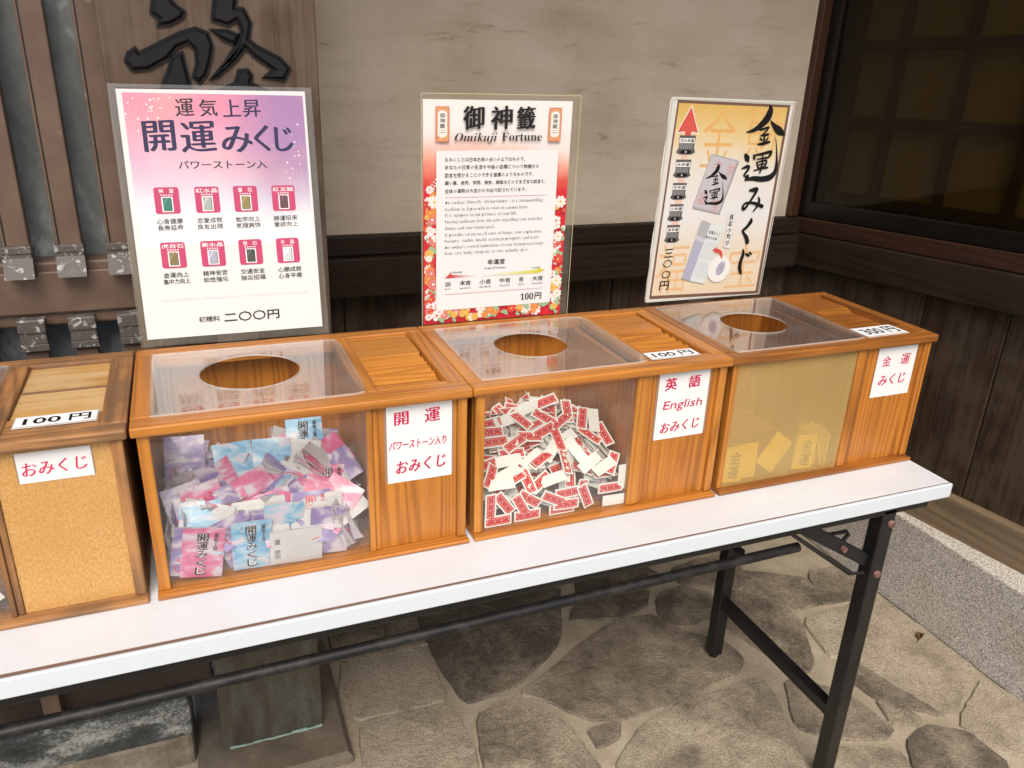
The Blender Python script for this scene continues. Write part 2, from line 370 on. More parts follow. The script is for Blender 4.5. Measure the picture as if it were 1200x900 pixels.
    def brush(s, pts, mat, sx=1.0, sy=1.0, ox=0.0, oy=0.0, sw=1.0):
        """one brush stroke: (x, y, width) knots, round ended"""
        P = [(ox + x * sx, oy + y * sy, w * sw) for x, y, w in pts]; Q = []
        n = len(P)
        for i in range(n - 1):
            a, b, c, d = P[max(i - 1, 0)], P[i], P[i + 1], P[min(i + 2, n - 1)]
            for k in range(6):
                t = k / 6
                Q.append(tuple(0.5 * (2 * b[j] + (c[j] - a[j]) * t + (2 * a[j] - 5 * b[j] + 4 * c[j] - d[j]) * t * t + (3 * b[j] - a[j] - 3 * c[j] + d[j]) * t ** 3) for j in range(3)))
        Q.append(P[-1]); z = s.up(); vs = []; fs = []
        for i, (x, y, wd) in enumerate(Q):
            p, q = Q[max(i - 1, 0)], Q[min(i + 1, len(Q) - 1)]; dx, dy = q[0] - p[0], q[1] - p[1]; l = math.hypot(dx, dy) or 1
            nx, ny = -dy / l * wd / 2, dx / l * wd / 2
            vs += [(x + nx, y + ny, z), (x - nx, y - ny, z)]
        for i in range(len(Q) - 1): fs.append([2 * i, 2 * i + 1, 2 * i + 3, 2 * i + 2])
        s.add(vs, fs, mat)
        for x, y, wd in (Q[0], Q[-1]): s.disc(x, y, wd / 2, mat, 10)
        return s
    def mesh(s, name):
        me = bpy.data.meshes.new(name)
        me.from_pydata([tuple(p) for p in s.v], [], s.f)
        mats = []
        for m in s.m:
            if m not in mats: mats.append(m)
        for m in mats: me.materials.append(m)
        ix = {m: i for i, m in enumerate(mats)}
        me.polygons.foreach_set('material_index', [ix[m] for m in s.m]); me.polygons.foreach_set('use_smooth', s.sm)
        if any(t != 0.5 for t in s.at):
            a = me.attributes.new('tone', 'FLOAT', 'FACE'); a.data.foreach_set('value', s.at)
        me.update(); return me
    def build(s, name, parent=None):
        o = bpy.data.objects.new(name, s.mesh(name)); COL.objects.link(o)
        if parent: o.parent = parent
        return o
def tag(o, label=None, cat=None, group=None, kind=None):
    if label: o['label'] = label
    if cat: o['category'] = cat
    if group: o['group'] = group
    if kind: o['kind'] = kind
    return o
def thing(name, label, cat, loc=(0, 0, 0), rot=(0, 0, 0), group=None):
    o = bpy.data.objects.new(name, None); o.empty_display_size = 0.1; COL.objects.link(o); o.location = loc; o.rotation_euler = rot
    return tag(o, label, cat, group)
FRONT = Matrix(((1, 0, 0, 0), (0, 0, -1, 0), (0, 1, 0, 0), (0, 0, 0, 1)))      # local u, v, out -> x, z, -y

# outlines and card positions measured in the place (metres)
STONES = [[[-0.998,0.697],[-0.798,0.692],[-0.806,0.509],[-0.884,0.509],[-1.0,0.517],[-1.018,0.604]],[[-1.009,0.852],[-0.799,0.827],[-0.804,0.742],[-0.794,0.704],[-1.0,0.71]],[[-0.995,0.494],[-0.798,0.478],[-0.792,0.338],[-0.801,0.289],[-1.01,0.364]],[[-0.776,0.827],[-0.367,0.813],[-0.47,0.601],[-0.647,0.487],[-0.758,0.486],[-0.775,0.684]],[[-0.621,0.464],[-0.509,0.515],[-0.418,0.559],[-0.272,0.622],[-0.185,0.603],[-0.145,0.519],[-0.066,0.453],[-0.06,0.389],[-0.106,0.351],[-0.269,0.327],[-0.415,0.314],[-0.504,0.34],[-0.555,0.406]],[[-0.743,0.426],[-0.656,0.447],[-0.571,0.335],[-0.555,0.212],[-0.571,0.172],[-0.779,0.247]],[[-0.519,0.303],[-0.458,0.302],[-0.479,0.276],[-0.523,0.261]],[[-0.496,0.214],[-0.404,0.275],[-0.288,0.297],[-0.063,0.314],[-0.062,0.265],[-0.101,0.156],[-0.139,0.069],[-0.207,-0.004],[-0.548,0.12]],[[-0.398,0.665],[-0.354,0.719],[-0.139,0.714],[-0.179,0.659],[-0.265,0.638]],[[-0.286,0.842],[-0.104,0.838],[-0.072,0.768],[-0.117,0.74],[-0.335,0.753]],[[0.077,0.623],[0.147,0.599],[0.181,0.522],[0.177,0.447],[0.112,0.329],[0.076,0.303],[0.036,0.333],[0.003,0.464],[-0.013,0.524]],[[0.171,0.699],[0.331,0.608],[0.289,0.509],[0.199,0.508],[0.13,0.634]],[[0.372,0.63],[0.471,0.615],[0.49,0.532],[0.416,0.494],[0.297,0.502]],[[0.202,0.45],[0.374,0.46],[0.47,0.488],[0.475,0.288],[0.479,0.161],[0.284,0.065],[0.245,0.18],[0.219,0.295],[0.171,0.318]],[[0.212,0.287],[0.246,0.236],[0.261,0.151],[0.269,0.076],[0.178,0.154],[0.156,0.236]],[[-0.0,0.283],[0.099,0.208],[0.127,0.085],[0.082,0.07],[-0.007,0.107],[-0.069,0.155]],[[0.162,0.151],[0.212,0.085],[0.19,0.076],[0.149,0.094]],[[0.136,0.03],[0.217,0.053],[0.277,0.005],[0.285,-0.084],[0.189,-0.126],[0.052,-0.076]],[[0.464,0.118],[0.488,0.026],[0.498,-0.093],[0.38,-0.137],[0.352,-0.078],[0.305,-0.016],[0.296,0.033]],[[-0.049,0.078],[0.086,0.025],[0.071,-0.026],[0.002,-0.08],[-0.162,-0.021]],[[-0.114,0.676],[-0.035,0.691],[0.013,0.633],[-0.018,0.556],[-0.128,0.546],[-0.157,0.62]],[[-0.008,0.778],[0.187,0.796],[0.177,0.715],[0.12,0.638],[-0.021,0.712]]]
STROKES = [[[-1.2446,1.468],[-1.2493,1.444],[-1.253,1.429],[-1.2426,1.4217],[-1.2452,1.4126],[-1.2282,1.4156],[-1.2118,1.4247],[-1.2078,1.4332],[-1.2177,1.4401],[-1.2279,1.4507],[-1.2276,1.469]],[[-1.2796,1.3818],[-1.2898,1.375],[-1.2951,1.3634],[-1.2872,1.3514],[-1.2661,1.3535],[-1.2374,1.3691],[-1.2232,1.385],[-1.2077,1.3914],[-1.1989,1.382],[-1.199,1.3625],[-1.2057,1.3445],[-1.1977,1.3368],[-1.1865,1.3482],[-1.1784,1.369],[-1.1737,1.3888],[-1.1787,1.406],[-1.1958,1.4118],[-1.2179,1.4044],[-1.2464,1.3899],[-1.2747,1.3755]],[[-1.2321,1.3712],[-1.2394,1.3515],[-1.2535,1.3244],[-1.2555,1.3137],[-1.2113,1.3144],[-1.2101,1.3253],[-1.212,1.3444],[-1.217,1.3775]],[[-1.1583,1.4732],[-1.1664,1.4503],[-1.171,1.4236],[-1.1498,1.4177],[-1.1363,1.4245],[-1.1311,1.41],[-1.14,1.392],[-1.1586,1.3657],[-1.1832,1.3411],[-1.1706,1.3462],[-1.142,1.3702],[-1.1274,1.3874],[-1.1148,1.3751],[-1.089,1.3577],[-1.1059,1.3462],[-1.0729,1.3437],[-1.0641,1.3604],[-1.0772,1.3743],[-1.1114,1.3911],[-1.1218,1.3994],[-1.1163,1.4223],[-1.1256,1.4411],[-1.1376,1.4413],[-1.1306,1.4749]],[[-1.1751,1.4108],[-1.1504,1.4103],[-1.1356,1.4051],[-1.1409,1.3908],[-1.1577,1.3972]],[[-1.1832,1.321],[-1.147,1.3371],[-1.14,1.3554],[-1.1267,1.357],[-1.1207,1.3487],[-1.1241,1.3384],[-1.0957,1.3246],[-1.092,1.3164],[-1.1838,1.3149]]]
SLIPS = [[-0.837,0.122,0.714,1.0,0.0,-0.0,1,"r"],[-0.787,0.122,0.714,1.0,0.0,-0.0,1,"r"],[-0.726,0.122,0.713,1.0,0.0,-0.0,1,"r"],[-0.85,0.122,0.744,0.01,0.0,1.0,1,"r"],[-0.827,0.122,0.745,0.58,0.0,-0.81,1,"r"],[-0.784,0.122,0.745,0.81,0.0,-0.59,1,"r"],[-0.743,0.122,0.739,0.88,0.0,-0.48,1,"r"],[-0.686,0.122,0.734,0.38,0.0,-0.93,1,"r"],[-0.64,0.122,0.741,1.0,0.0,-0.01,1,"r"],[-0.627,0.122,0.716,1.0,0.0,-0.02,1,"w"],[-0.84,0.149,0.777,0.49,0.7,0.52,0,"r"],[-0.827,0.136,0.767,1.0,-0.02,-0.01,0,"w"],[-0.782,0.133,0.765,0.13,-0.8,-0.59,0,"r"],[-0.761,0.129,0.762,0.84,0.43,0.32,0,"r"],[-0.717,0.122,0.745,1.0,0.0,0.04,1,"r"],[-0.72,0.122,0.726,1.0,0.0,-0.04,1,"r"],[-0.798,0.122,0.736,0.47,0.0,-0.88,1,"r"],[-0.613,0.122,0.757,-0.01,0.0,1.0,1,"w"],[-0.645,0.138,0.769,0.92,0.32,0.23,0,"w"],[-0.668,0.146,0.775,0.88,0.37,0.28,0,"w"],[-0.749,0.161,0.786,0.89,0.37,0.27,0,"r"],[-0.709,0.185,0.804,0.05,-0.8,-0.59,0,"r"],[-0.709,0.153,0.78,-0.07,-0.8,-0.59,0,"f"],[-0.693,0.212,0.824,0.87,0.4,0.29,0,"r"],[-0.762,0.223,0.832,0.6,-0.64,-0.47,0,"r"],[-0.707,0.245,0.848,0.97,0.2,0.15,0,"r"],[-0.741,0.239,0.844,0.95,0.24,0.18,0,"w"],[-0.675,0.226,0.834,-0.17,-0.79,-0.59,0,"r"],[-0.653,0.212,0.824,0.4,0.74,0.54,0,"r"],[-0.633,0.207,0.82,-0.26,-0.78,-0.57,0,"w"],[-0.65,0.186,0.805,0.65,-0.61,-0.45,0,"r"],[-0.784,0.189,0.807,0.9,0.35,0.26,0,"r"],[-0.794,0.176,0.797,1.0,-0.05,-0.04,0,"r"],[-0.739,0.132,0.764,0.98,0.14,0.11,0,"w"],[-0.609,0.141,0.771,0.57,0.66,0.49,0,"r"],[-0.815,0.223,0.831,0.99,0.11,0.08,0,"r"],[-0.819,0.21,0.822,1.0,-0.04,-0.03,0,"r"],[-0.785,0.225,0.833,0.98,0.18,0.13,0,"w"],[-0.815,0.196,0.811,1.0,-0.0,-0.0,0,"r"],[-0.844,0.164,0.788,0.98,0.16,0.12,0,"r"],[-0.803,0.166,0.79,1.0,0.02,0.01,0,"w"],[-0.764,0.164,0.788,0.87,0.39,0.29,0,"w"],[-0.719,0.221,0.83,0.73,-0.55,-0.41,0,"r"],[-0.624,0.185,0.803,0.18,-0.79,-0.59,0,"r"],[-0.726,0.172,0.794,0.7,0.58,0.43,0,"w"],[-0.685,0.167,0.791,0.39,-0.74,-0.55,0,"w"],[-0.755,0.196,0.812,0.99,-0.12,-0.09,0,"r"],[-0.727,0.201,0.816,0.93,0.29,0.21,0,"r"],[-0.81,0.149,0.777,0.94,0.28,0.21,0,"w"],[-0.804,0.141,0.771,0.94,0.28,0.2,0,"r"]]
PACKS = [[-1.302,0.122,0.739,0.98,0.0,-0.22,1,"u"],[-1.266,0.122,0.738,0.99,0.0,-0.17,1,"p"],[-1.22,0.122,0.755,0.94,0.0,0.33,1,"u"],[-1.201,0.122,0.727,1.0,0.0,-0.04,1,"b"],[-1.143,0.122,0.728,1.0,0.0,-0.04,1,"w"],[-1.095,0.122,0.728,0.99,0.0,-0.1,1,"u"],[-1.163,0.134,0.772,0.98,0.18,0.12,0,"p"],[-1.186,0.139,0.776,1.0,0.01,0.01,0,"w"],[-1.115,0.123,0.766,1.0,-0.02,-0.02,0,"u"],[-1.109,0.136,0.774,0.99,-0.1,-0.07,0,"w"],[-1.102,0.146,0.78,0.93,-0.31,-0.2,0,"p"],[-1.085,0.163,0.791,1.0,-0.06,-0.04,0,"p"],[-1.136,0.16,0.789,0.76,0.55,0.34,0,"u"],[-1.182,0.169,0.795,0.86,0.43,0.27,0,"p"],[-1.152,0.182,0.803,0.3,-0.81,-0.51,0,"p"],[-1.126,0.217,0.825,0.96,-0.23,-0.14,0,"w"],[-1.107,0.237,0.837,1.0,-0.04,-0.03,0,"b"],[-1.084,0.209,0.82,0.43,-0.76,-0.48,0,"p"],[-1.122,0.194,0.811,0.84,-0.46,-0.29,0,"w"],[-1.159,0.211,0.821,1.0,-0.05,-0.03,0,"b"],[-1.211,0.214,0.823,1.0,0.04,0.02,0,"b"],[-1.277,0.23,0.833,1.0,-0.05,-0.03,0,"u"],[-1.281,0.163,0.791,0.97,0.2,0.13,0,"u"],[-1.255,0.16,0.789,0.97,0.2,0.13,0,"p"],[-1.226,0.158,0.788,0.94,0.28,0.18,0,"w"],[-1.259,0.146,0.78,0.93,-0.32,-0.2,0,"w"],[-1.265,0.137,0.774,1.0,-0.07,-0.05,0,"b"],[-1.05,0.146,0.78,0.43,-0.76,-0.48,0,"w"],[-1.071,0.187,0.806,0.35,-0.79,-0.5,0,"u"],[-1.205,0.159,0.788,0.91,0.36,0.23,0,"u"],[-1.226,0.141,0.777,0.91,0.35,0.22,0,"u"],[-1.157,0.122,0.762,1.0,0.0,-0.09,1,"b"],[-1.174,0.122,0.755,1.0,0.0,0.01,1,"u"],[-1.081,0.14,0.776,0.72,-0.59,-0.37,0,"p"]]
GOLDP = [[-0.367,0.122,0.738,1.0,0.0,-0.03,1,"y"],[-0.309,0.122,0.752,0.8,0.0,-0.61,1,"y"],[-0.241,0.122,0.737,0.99,0.0,-0.11,1,"y"],[-0.398,0.122,0.728,1.0,0.0,-0.08,1,"y"]]
BRUSH = {"KIN":[[[81.1,366.3,4.4],[83.1,357.8,11.0],[79.2,345.1,12.7],[68.3,333.4,9.9],[54.0,323.9,6.6],[37.2,319.1,2.2]],[[88.4,340.7,1.7],[98.5,331.7,7.2],[113.0,322.6,12.1],[125.9,316.5,4.4]],[[65.9,324.1,2.8],[74.7,325.5,3.9],[86.0,329.1,2.8],[82.8,323.3,3.3],[73.0,313.4,2.2]],[[71.5,313.3,2.8],[87.6,315.9,4.4]],[[79.6,313.5,3.3],[81.6,299.9,3.9]],[[71.8,308.0,3.3],[76.4,305.0,2.2]],[[89.0,309.9,2.2],[86.3,305.8,3.9]],[[68.0,297.9,2.8],[79.3,299.0,5.0],[93.8,302.4,3.9]],[[107.2,310.8,0.8],[114.2,290.8,1.9],[120.0,266.9,4.4],[120.9,247.5,7.7],[111.0,236.6,9.9],[91.5,233.0,8.8],[69.6,234.4,7.2],[53.4,231.3,2.8]]],"UN":[[[43.2,278.0,5.5],[48.6,271.4,9.4],[52.9,265.5,2.2]],[[40.5,252.9,2.8],[52.4,256.7,6.1],[55.8,252.4,4.4],[48.1,241.7,3.9],[51.0,238.1,2.8],[56.5,238.0,6.6],[53.3,231.8,4.4]],[[62.1,278.6,2.2],[64.6,272.7,5.0],[67.0,270.3,2.2]],[[64.5,277.4,2.8],[83.6,280.6,4.4],[101.9,284.0,5.0],[100.0,276.4,4.4],[94.3,271.6,1.7]],[[72.2,270.3,2.2],[94.5,273.5,3.3]],[[72.6,264.4,2.8],[78.0,254.3,3.3]],[[73.5,264.4,2.2],[94.2,268.0,3.3],[93.8,256.7,3.3]],[[76.8,259.6,1.9],[92.5,262.0,2.2]],[[78.1,253.6,2.2],[92.9,256.5,2.8]],[[69.2,249.5,2.2],[100.4,254.8,3.3]],[[83.9,276.8,2.8],[86.0,259.6,3.3],[84.2,244.7,2.8]]],"MI":[[[66.9,211.7,2.8],[74.5,212.4,6.6],[83.4,214.0,6.6],[83.1,208.6,5.5],[75.9,195.1,4.4],[67.4,181.7,4.4],[61.0,175.6,5.5],[57.4,180.6,4.4],[63.1,187.2,3.9],[78.5,187.7,4.4],[93.4,184.2,5.5],[104.3,180.5,6.6]],[[91.6,198.6,2.2],[94.9,191.1,5.0],[92.5,181.2,4.4],[84.6,170.3,2.2]]],"KU":[[[83.4,155.8,3.9],[83.6,150.8,7.2],[76.4,140.8,5.5],[68.6,133.4,5.5],[71.3,128.2,4.4],[79.6,119.0,7.2],[84.1,109.8,7.7]]],"JI":[[[77.0,94.5,3.3],[79.0,85.3,6.1],[76.4,72.3,6.6],[76.1,59.2,7.2],[80.6,48.3,5.5],[83.6,45.0,2.2]],[[86.9,85.5,4.4],[93.6,81.6,3.9]],[[94.3,88.6,3.3],[99.2,85.0,3.3]]]}
# ------------------------------------------------------------------ the setting
g = MB(); g.add([(-900, -900, -0.03), (900, -900, -0.03), (900, 900, -0.03), (-900, 900, -0.03)], [[0, 1, 2, 3]], M_mortar)
tag(g.build('ground'), kind='structure')
def smooth_poly(p, k=2, amp=0.0, t=0.13):
    """cut the corners of a stone outline so that it is not a ruler-straight polygon"""
    for _ in range(k):
        q = []
        for i in range(len(p)):
            a, b = p[i], p[(i + 1) % len(p)]
            q += [(a[0] * (1 - t) + b[0] * t, a[1] * (1 - t) + b[1] * t), (a[0] * t + b[0] * (1 - t), a[1] * t + b[1] * (1 - t))]
        p = q
    c = (sum(x for x, y in p) / len(p), sum(y for x, y in p) / len(p)); q = []
    for i in range(len(p)):                       # chipped edges, and a little fuller than traced
        a, b = p[i], p[(i + 1) % len(p)]; n = max(1, int(math.hypot(b[0] - a[0], b[1] - a[1]) / 0.018))
        q += [(a[0] + (b[0] - a[0]) * k_ / n, a[1] + (b[1] - a[1]) * k_ / n) for k_ in range(n)]
    out = []
    for x, y in q:
        l = math.hypot(x - c[0], y - c[1]) or 1; g_ = 0.013 + random.uniform(-amp, amp)
        out.append((x + (x - c[0]) / l * g_, y + (y - c[1]) / l * g_))
    return out
fl = MB()
fl.add([(-6, -5, 0), (0.52, -5, 0), (0.52, 1.2, 0), (-6, 1.2, 0)], [[0, 1, 2, 3]], M_mortar)
tones = [0.74, 0.55, 0.74, 0.14, 0.36, 0.44, 0.40, 0.50, 0.22, 0.2, 0.32, 0.35, 0.40, 0.74, 0.36, 0.36, 0.4, 0.16, 0.74, 0.6, 0.3, 0.3]
for s_, t in zip(STONES, tones): fl.prism(smooth_poly([tuple(p) for p in s_], 1, 0.0026, 0.10), 0.0, 0.006 + random.uniform(0, 0.002), M_stone, t, 0.003)
cam_i = cam.matrix_basis.inverted()
def seen(x, y):
    p = cam_i @ Vector((x, y, 0)); u = 600 - 943.4 * p.x / p.z; v = 450 + 943.4 * p.y / p.z
    return p.z < 0 and u > 380 and v < 915 and v > 640 and u < 1215
rs = random.Random(3)
for i in range(-14, 2):
    for j in range(-12, 4):
        cx, cy_ = i * 0.36 + (j % 2) * 0.18 + rs.uniform(-.05, .05), j * 0.34 + rs.uniform(-.05, .05)
        ang0 = rs.uniform(0, 6.28); k = rs.choice((5, 6, 7)); p = []
        for a in range(k):
            rr = rs.uniform(0.135, 0.185); an = ang0 + 6.283 * a / k + rs.uniform(-.15, .15)
            p.append((min(cx + rr * math.cos(an), 0.475), cy_ + rr * math.sin(an)))
        if any(seen(*q) for q in p) or seen(cx, cy_) or cx > 0.42: continue
        if cy_ > 0.30 and cx < -1.0: continue
        fl.prism(smooth_poly(p, 2, 0.002), 0.0, 0.007, M_stone, rs.uniform(0.15, 0.7), 0.003)
tag(fl.build('stone_floor'), kind='structure')

# back wall of the recess
t = thing('plaster_wall', 'stained grey plaster wall behind the posters with a dark beam and boards below', 'wall', (0, 1.03, 0))
b = MB(); b.box(-1.25, 0.70, 0.0, 0.12, 0.975, 3.2, M_plaster, 0); b.build('plaster_panel', t)
b = MB(); b.box(-1.25, 0.475, -0.030, 0.11, 0.938, 0.984, DW_[0], 0.003); b.box(-1.25, 0.475, -0.052, 0.11, 0.842, 0.936, DW_[0], 0.004); b.build('beam', t)
x = -1.25
while x < 0.55:
    wd = random.uniform(0.16, 0.21); b = MB(); b.box(x, min(x + wd - 0.003, 0.62), 0.012 + random.uniform(0, .004), 0.05, 0.05, 0.845, BW_[2], 0.002); b.build('wall_board', t); x += wd
b = MB(); b.box(-1.25, 0.5, -0.02, 0.10, 0.0, 0.06, M_basestone, 0.004); b.build('footing', t)
b = MB(); b.box(-1.26, -1.16, -0.33, 0.0, 0.0, 3.2, M_plaster, 0); tag(b.build('plaster_return'), None); b_ = bpy.data.objects['plaster_return']; b_.parent = t

# right wall: window over boards on a granite kerb
A = Vector((0.45, 1.03, 0)); D = Vector((0.11, -0.73, 0)).normalized(); yaw = math.atan2(D.y, D.x)
t = thing('board_wall', 'dark stained timber wall with upright boards at the right end of the table', 'wall', A, (0, 0, yaw))
# local x runs along the wall toward the viewer, local y points away from the room (z up)
def slope_box(mb, x0, x1, y0, y1, z0, z1, mat, k=0.04, b=0.003):
    vs, fs = _bevel_box(x1 - x0, y1 - y0, z1 - z0, b); c = Vector(((x0 + x1) / 2, (y0 + y1) / 2, (z0 + z1) / 2))
    mb.add([(p.x + c.x, p.y + c.y, p.z + c.z + k * (p.x + c.x)) for p in vs], fs, mat)
E = 3.6
s = -0.03
for wd in (0.277, 0.208, 0.218, 0.21, 0.2, 0.22, 0.21, 0.2, 0.22, 0.2, 0.21, 0.22, 0.2, 0.21, 0.22, 0.2, 0.21):
    b = MB(); b.box(s, s + wd - 0.003, 0.004 + random.uniform(0, .004), 0.04, 0.30, 0.95, BW_[2], 0.002); b.build('wall_board', t); s += wd
b = MB(); slope_box(b, 0.0, E, -0.030, 0.05, 0.846, 0.938, DW_[0]); b.build('beam', t)
b = MB(); slope_box(b, 0.0, E, -0.016, 0.05, 0.939, 0.984, wood('reddish_dark_rail', (0.045, 0.018, 0.010), (0.018, 0.008, 0.005), 0, coat=0.0, rough=0.4, scale=0.5)); b.build('rail', t)
b = MB(); b.box(-0.02, E, -0.020, 0.05, 0.255, 0.370, SW_[0], 0.004); b.build('sill_beam', t)
b = MB(); b.box(-0.05, E, 0.05, 0.30, 0.0, 0.255, M_basestone, 0); b.build('footing', t)
b = MB(); slope_box(b, -0.012, E, 0.14, 0.26, 0.9, 3.2, DW_[2], 0); b.build('back_panel', t)
k = MB(); k.box(0.49, 0.95, -3.0, 1.02, 0.0, 0.266, M_granite, 0.006)
tag(k.build('granite_kerb'), 'speckled grey granite kerb along the floor below the board wall', 'kerb')
# window with paper lattice behind dark glass
wn = thing('lattice_window', 'dark framed window with a paper lattice behind its glass in the right wall', 'window', A, (0, 0, yaw))
b = MB(); slope_box(b, 0.036, E, -0.010, 0.05, 0.985, 1.030, M_frameblack); b.box(0.0135, 0.050, -0.011, 0.05, 0.99, 3.2, M_frameblack, 0.002); b.build('frame', wn)
b = MB(); b.box(-0.03, 0.013, -0.042, 0.0, 0.985, 3.2, wood('reddish_post', (0.070, 0.026, 0.012), (0.028, 0.011, 0.006), 2, coat=0.0, rough=0.4, scale=0.5), 0.003); b.build('corner_post', wn)
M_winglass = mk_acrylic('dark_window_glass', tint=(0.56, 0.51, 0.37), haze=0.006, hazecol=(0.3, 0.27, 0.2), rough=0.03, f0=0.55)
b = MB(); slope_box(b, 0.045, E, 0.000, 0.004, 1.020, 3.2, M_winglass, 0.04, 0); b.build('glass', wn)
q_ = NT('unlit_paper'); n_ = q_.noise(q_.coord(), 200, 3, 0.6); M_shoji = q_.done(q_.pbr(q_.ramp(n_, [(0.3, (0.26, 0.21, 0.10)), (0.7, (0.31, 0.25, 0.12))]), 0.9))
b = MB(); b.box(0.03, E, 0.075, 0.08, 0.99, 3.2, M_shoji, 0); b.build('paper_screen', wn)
lat = MB(); M_latw = flat((0.06, 0.038, 0.018), 0.6)
for i in range(19): lat.box(0.200 + 0.186 * i - 0.011, 0.200 + 0.186 * i + 0.011, 0.055, 0.074, 0.99, 3.2, M_latw, 0.001)
for zz in (1.255, 1.450, 1.645, 1.84, 2.03, 2.23, 2.42): slope_box(lat, 0.04, E, 0.051, 0.073, zz - 0.013, zz + 0.013, M_latw, 0.03, 0.001)
lat.box(0.04, 0.075, 0.052, 0.074, 0.99, 3.2, M_latw, 0.001); slope_box(lat, 0.04, E, 0.0515, 0.0735, 1.0, 1.06, M_latw, 0.03, 0.001)
lat.build('lattice', wn)

# pillar with its copper shoe, base stone, carved board
t = thing('shrine_pillar', 'square timber pillar with an aged copper shoe standing on a brown base stone', 'pillar', (-1.182, 0.606, 0.018))
b = MB(); b.box(-0.099, 0.101, -0.099, 0.10, 0.30, 3.1, PW_[2], 0.004); b.build('shaft', t)
b = MB(); b.box(-0.102, 0.104, -0.102, 0.103, 0.004, 0.305, M_copper, 0.003); b.build('copper_shoe', t)
b = MB()
for i in range(12):
    xx = -0.09 + 0.0158 * i; b.box(xx, xx + 0.0170, -0.1055 - random.uniform(0, .003), -0.1025, 0.001, 0.004 + random.uniform(0, .005), M_verdigris, 0.001)
b.build('verdigris_rim', t)
bs = MB()
def frustum(mb, x0, x1, y0, y1, z0, z1, i, mat):
    mb.add([(x0, y0, z0), (x1, y0, z0), (x1, y1, z0), (x0, y1, z0), (x0 + i, y0 + i, z1), (x1 - i, y0 + i, z1), (x1 - i, y1 - i, z1), (x0 + i, y1 - i, z1)],
           [[3, 2, 1, 0], [4, 5, 6, 7], [0, 1, 5, 4], [1, 2, 6, 5], [2, 3, 7, 6], [3, 0, 4, 7]], mat)
bs.box(-1.338, -1.030, 0.400, 0.78, -0.03, 0.011, M_basestone, 0.008); frustum(bs, -1.336, -1.032, 0.403, 0.777, 0.011, 0.022, 0.010, M_basestone)
tag(bs.build('base_stone'), 'flat brown base stone under the copper shoe of the pillar', 'stone')
t = thing('carved_board', 'weathered wooden board with a raised black brush character hung on the pillar', 'signboard', (-1.17, 0.478, 0.85))
b = MB(); b.box(-0.155, 0.150, 0.0, 0.0255, -0.15, 0.86, PW_[2], 0.004); b.build('board', t)
b = MB(Matrix.Translation((1.17, 0.0005, -0.85)) @ FRONT)
for s_ in STROKES: b.prism([tuple(p) for p in s_], -0.002, 0.004, M_lacquer, 0.5, -0.0022); b.prism([tuple(p) for p in s_], 0.0039, 0.0085, M_lacquer, 0.5, 0.0045)
b.build('raised_character', t)

# grille screen on the left
t = thing('grille_screen', 'brown metal grille of upright bars over grey glass at the left', 'screen', (0, 0.55, 0))
b = MB(); b.box(-3.2, -1.29, 0.06, 0.07, 0.60, 3.1, M_latglass, 0); b.build('glass', t)
b = MB(); b.box(-3.2, -1.29, 0.012, 0.058, 0.952, 1.058, M_bronze, 0.004); b.box(-3.2, -1.29, 0.004, 0.05, 0.974, 1.044, M_bronze, 0.003); b.build('cross_rail', t)
b = MB(); b.box(-3.2, -1.29, -0.008, 0.04, 0.15, 0.60, mk_rough('dark_brown_panel', (0.030, 0.020, 0.015), (0.042, 0.028, 0.021), (0.055, 0.038, 0.028), 6, 0.5, 0.0003), 0.002); b.build('lower_panel', t)
for i in range(23):
    xc = -1.342 - 0.0730 * i
    b = MB(); b.box(xc - 0.0185, xc + 0.0185, -0.010, 0.016, 1.085, 3.05, M_bronze, 0.002); b.box(xc - 0.0145, xc - 0.0125, -0.0108, -0.009, 1.085, 3.05, M_frameblack, 0); b.build('upper_bar', t)
    b = MB(); b.box(xc - 0.0165, xc + 0.0165, -0.006, 0.016, 0.60, 0.925, M_bronze, 0.002); b.build('lower_bar', t)
    b = MB()
    b.box(xc - 0.021, xc + 0.021, -0.018, 0.020, 1.078, 1.090, M_peel, 0.0015); b.box(xc - 0.0195, xc + 0.0195, -0.016, 0.020, 1.071, 1.079, M_peel, 0.001)
    b.add([(xc - .0205, -.017, 1.072), (xc + .0205, -.017, 1.072), (xc + .0205, -.030, 1.041), (xc - .0205, -.030, 1.041), (xc - .0205, .003, 1.072), (xc + .0205, .003, 1.072), (xc + .0205, .003, 1.041), (xc - .0205, .003, 1.041)],
          [[0, 3, 2, 1], [1, 2, 6, 5], [0, 4, 7, 3], [4, 0, 1, 5], [7, 6, 2, 3], [5, 6, 7, 4]], M_peel)
    b.build('upper_bar_shoe', t)
    b = MB()
    b.box(xc - 0.0205, xc + 0.0205, -0.018, 0.003, 0.948, 0.972, M_peel, 0.003); b.box(xc - 0.0195, xc + 0.0195, -0.015, 0.003, 0.929, 0.949, M_peel, 0.002)
    b.box(xc - 0.0205, xc + 0.0205, -0.016, 0.012, 0.918, 0.9295, M_peel, 0.001); b.build('lower_bar_shoe', t)
b = MB(); b.box(-1.590, -1.560, -0.034, -0.009, 0.174, 0.60, M_bronze, 0.002); b.build('short_post', t)
b = MB(); b.box(-3.2, -1.338, 0.504, 0.538, 0.080, 0.174, M_coppersill, 0.008)
tag(b.build('copper_sill'), 'corroded copper clad sill with whitish patches under the grille', 'sill')
b = MB(); b.box(-3.2, -1.340, 0.510, 0.65, -0.03, 0.0795, M_roughstone, 0.010)
tag(b.build('footing_stone'), 'rough pale footing stone under the copper clad sill', 'stone')

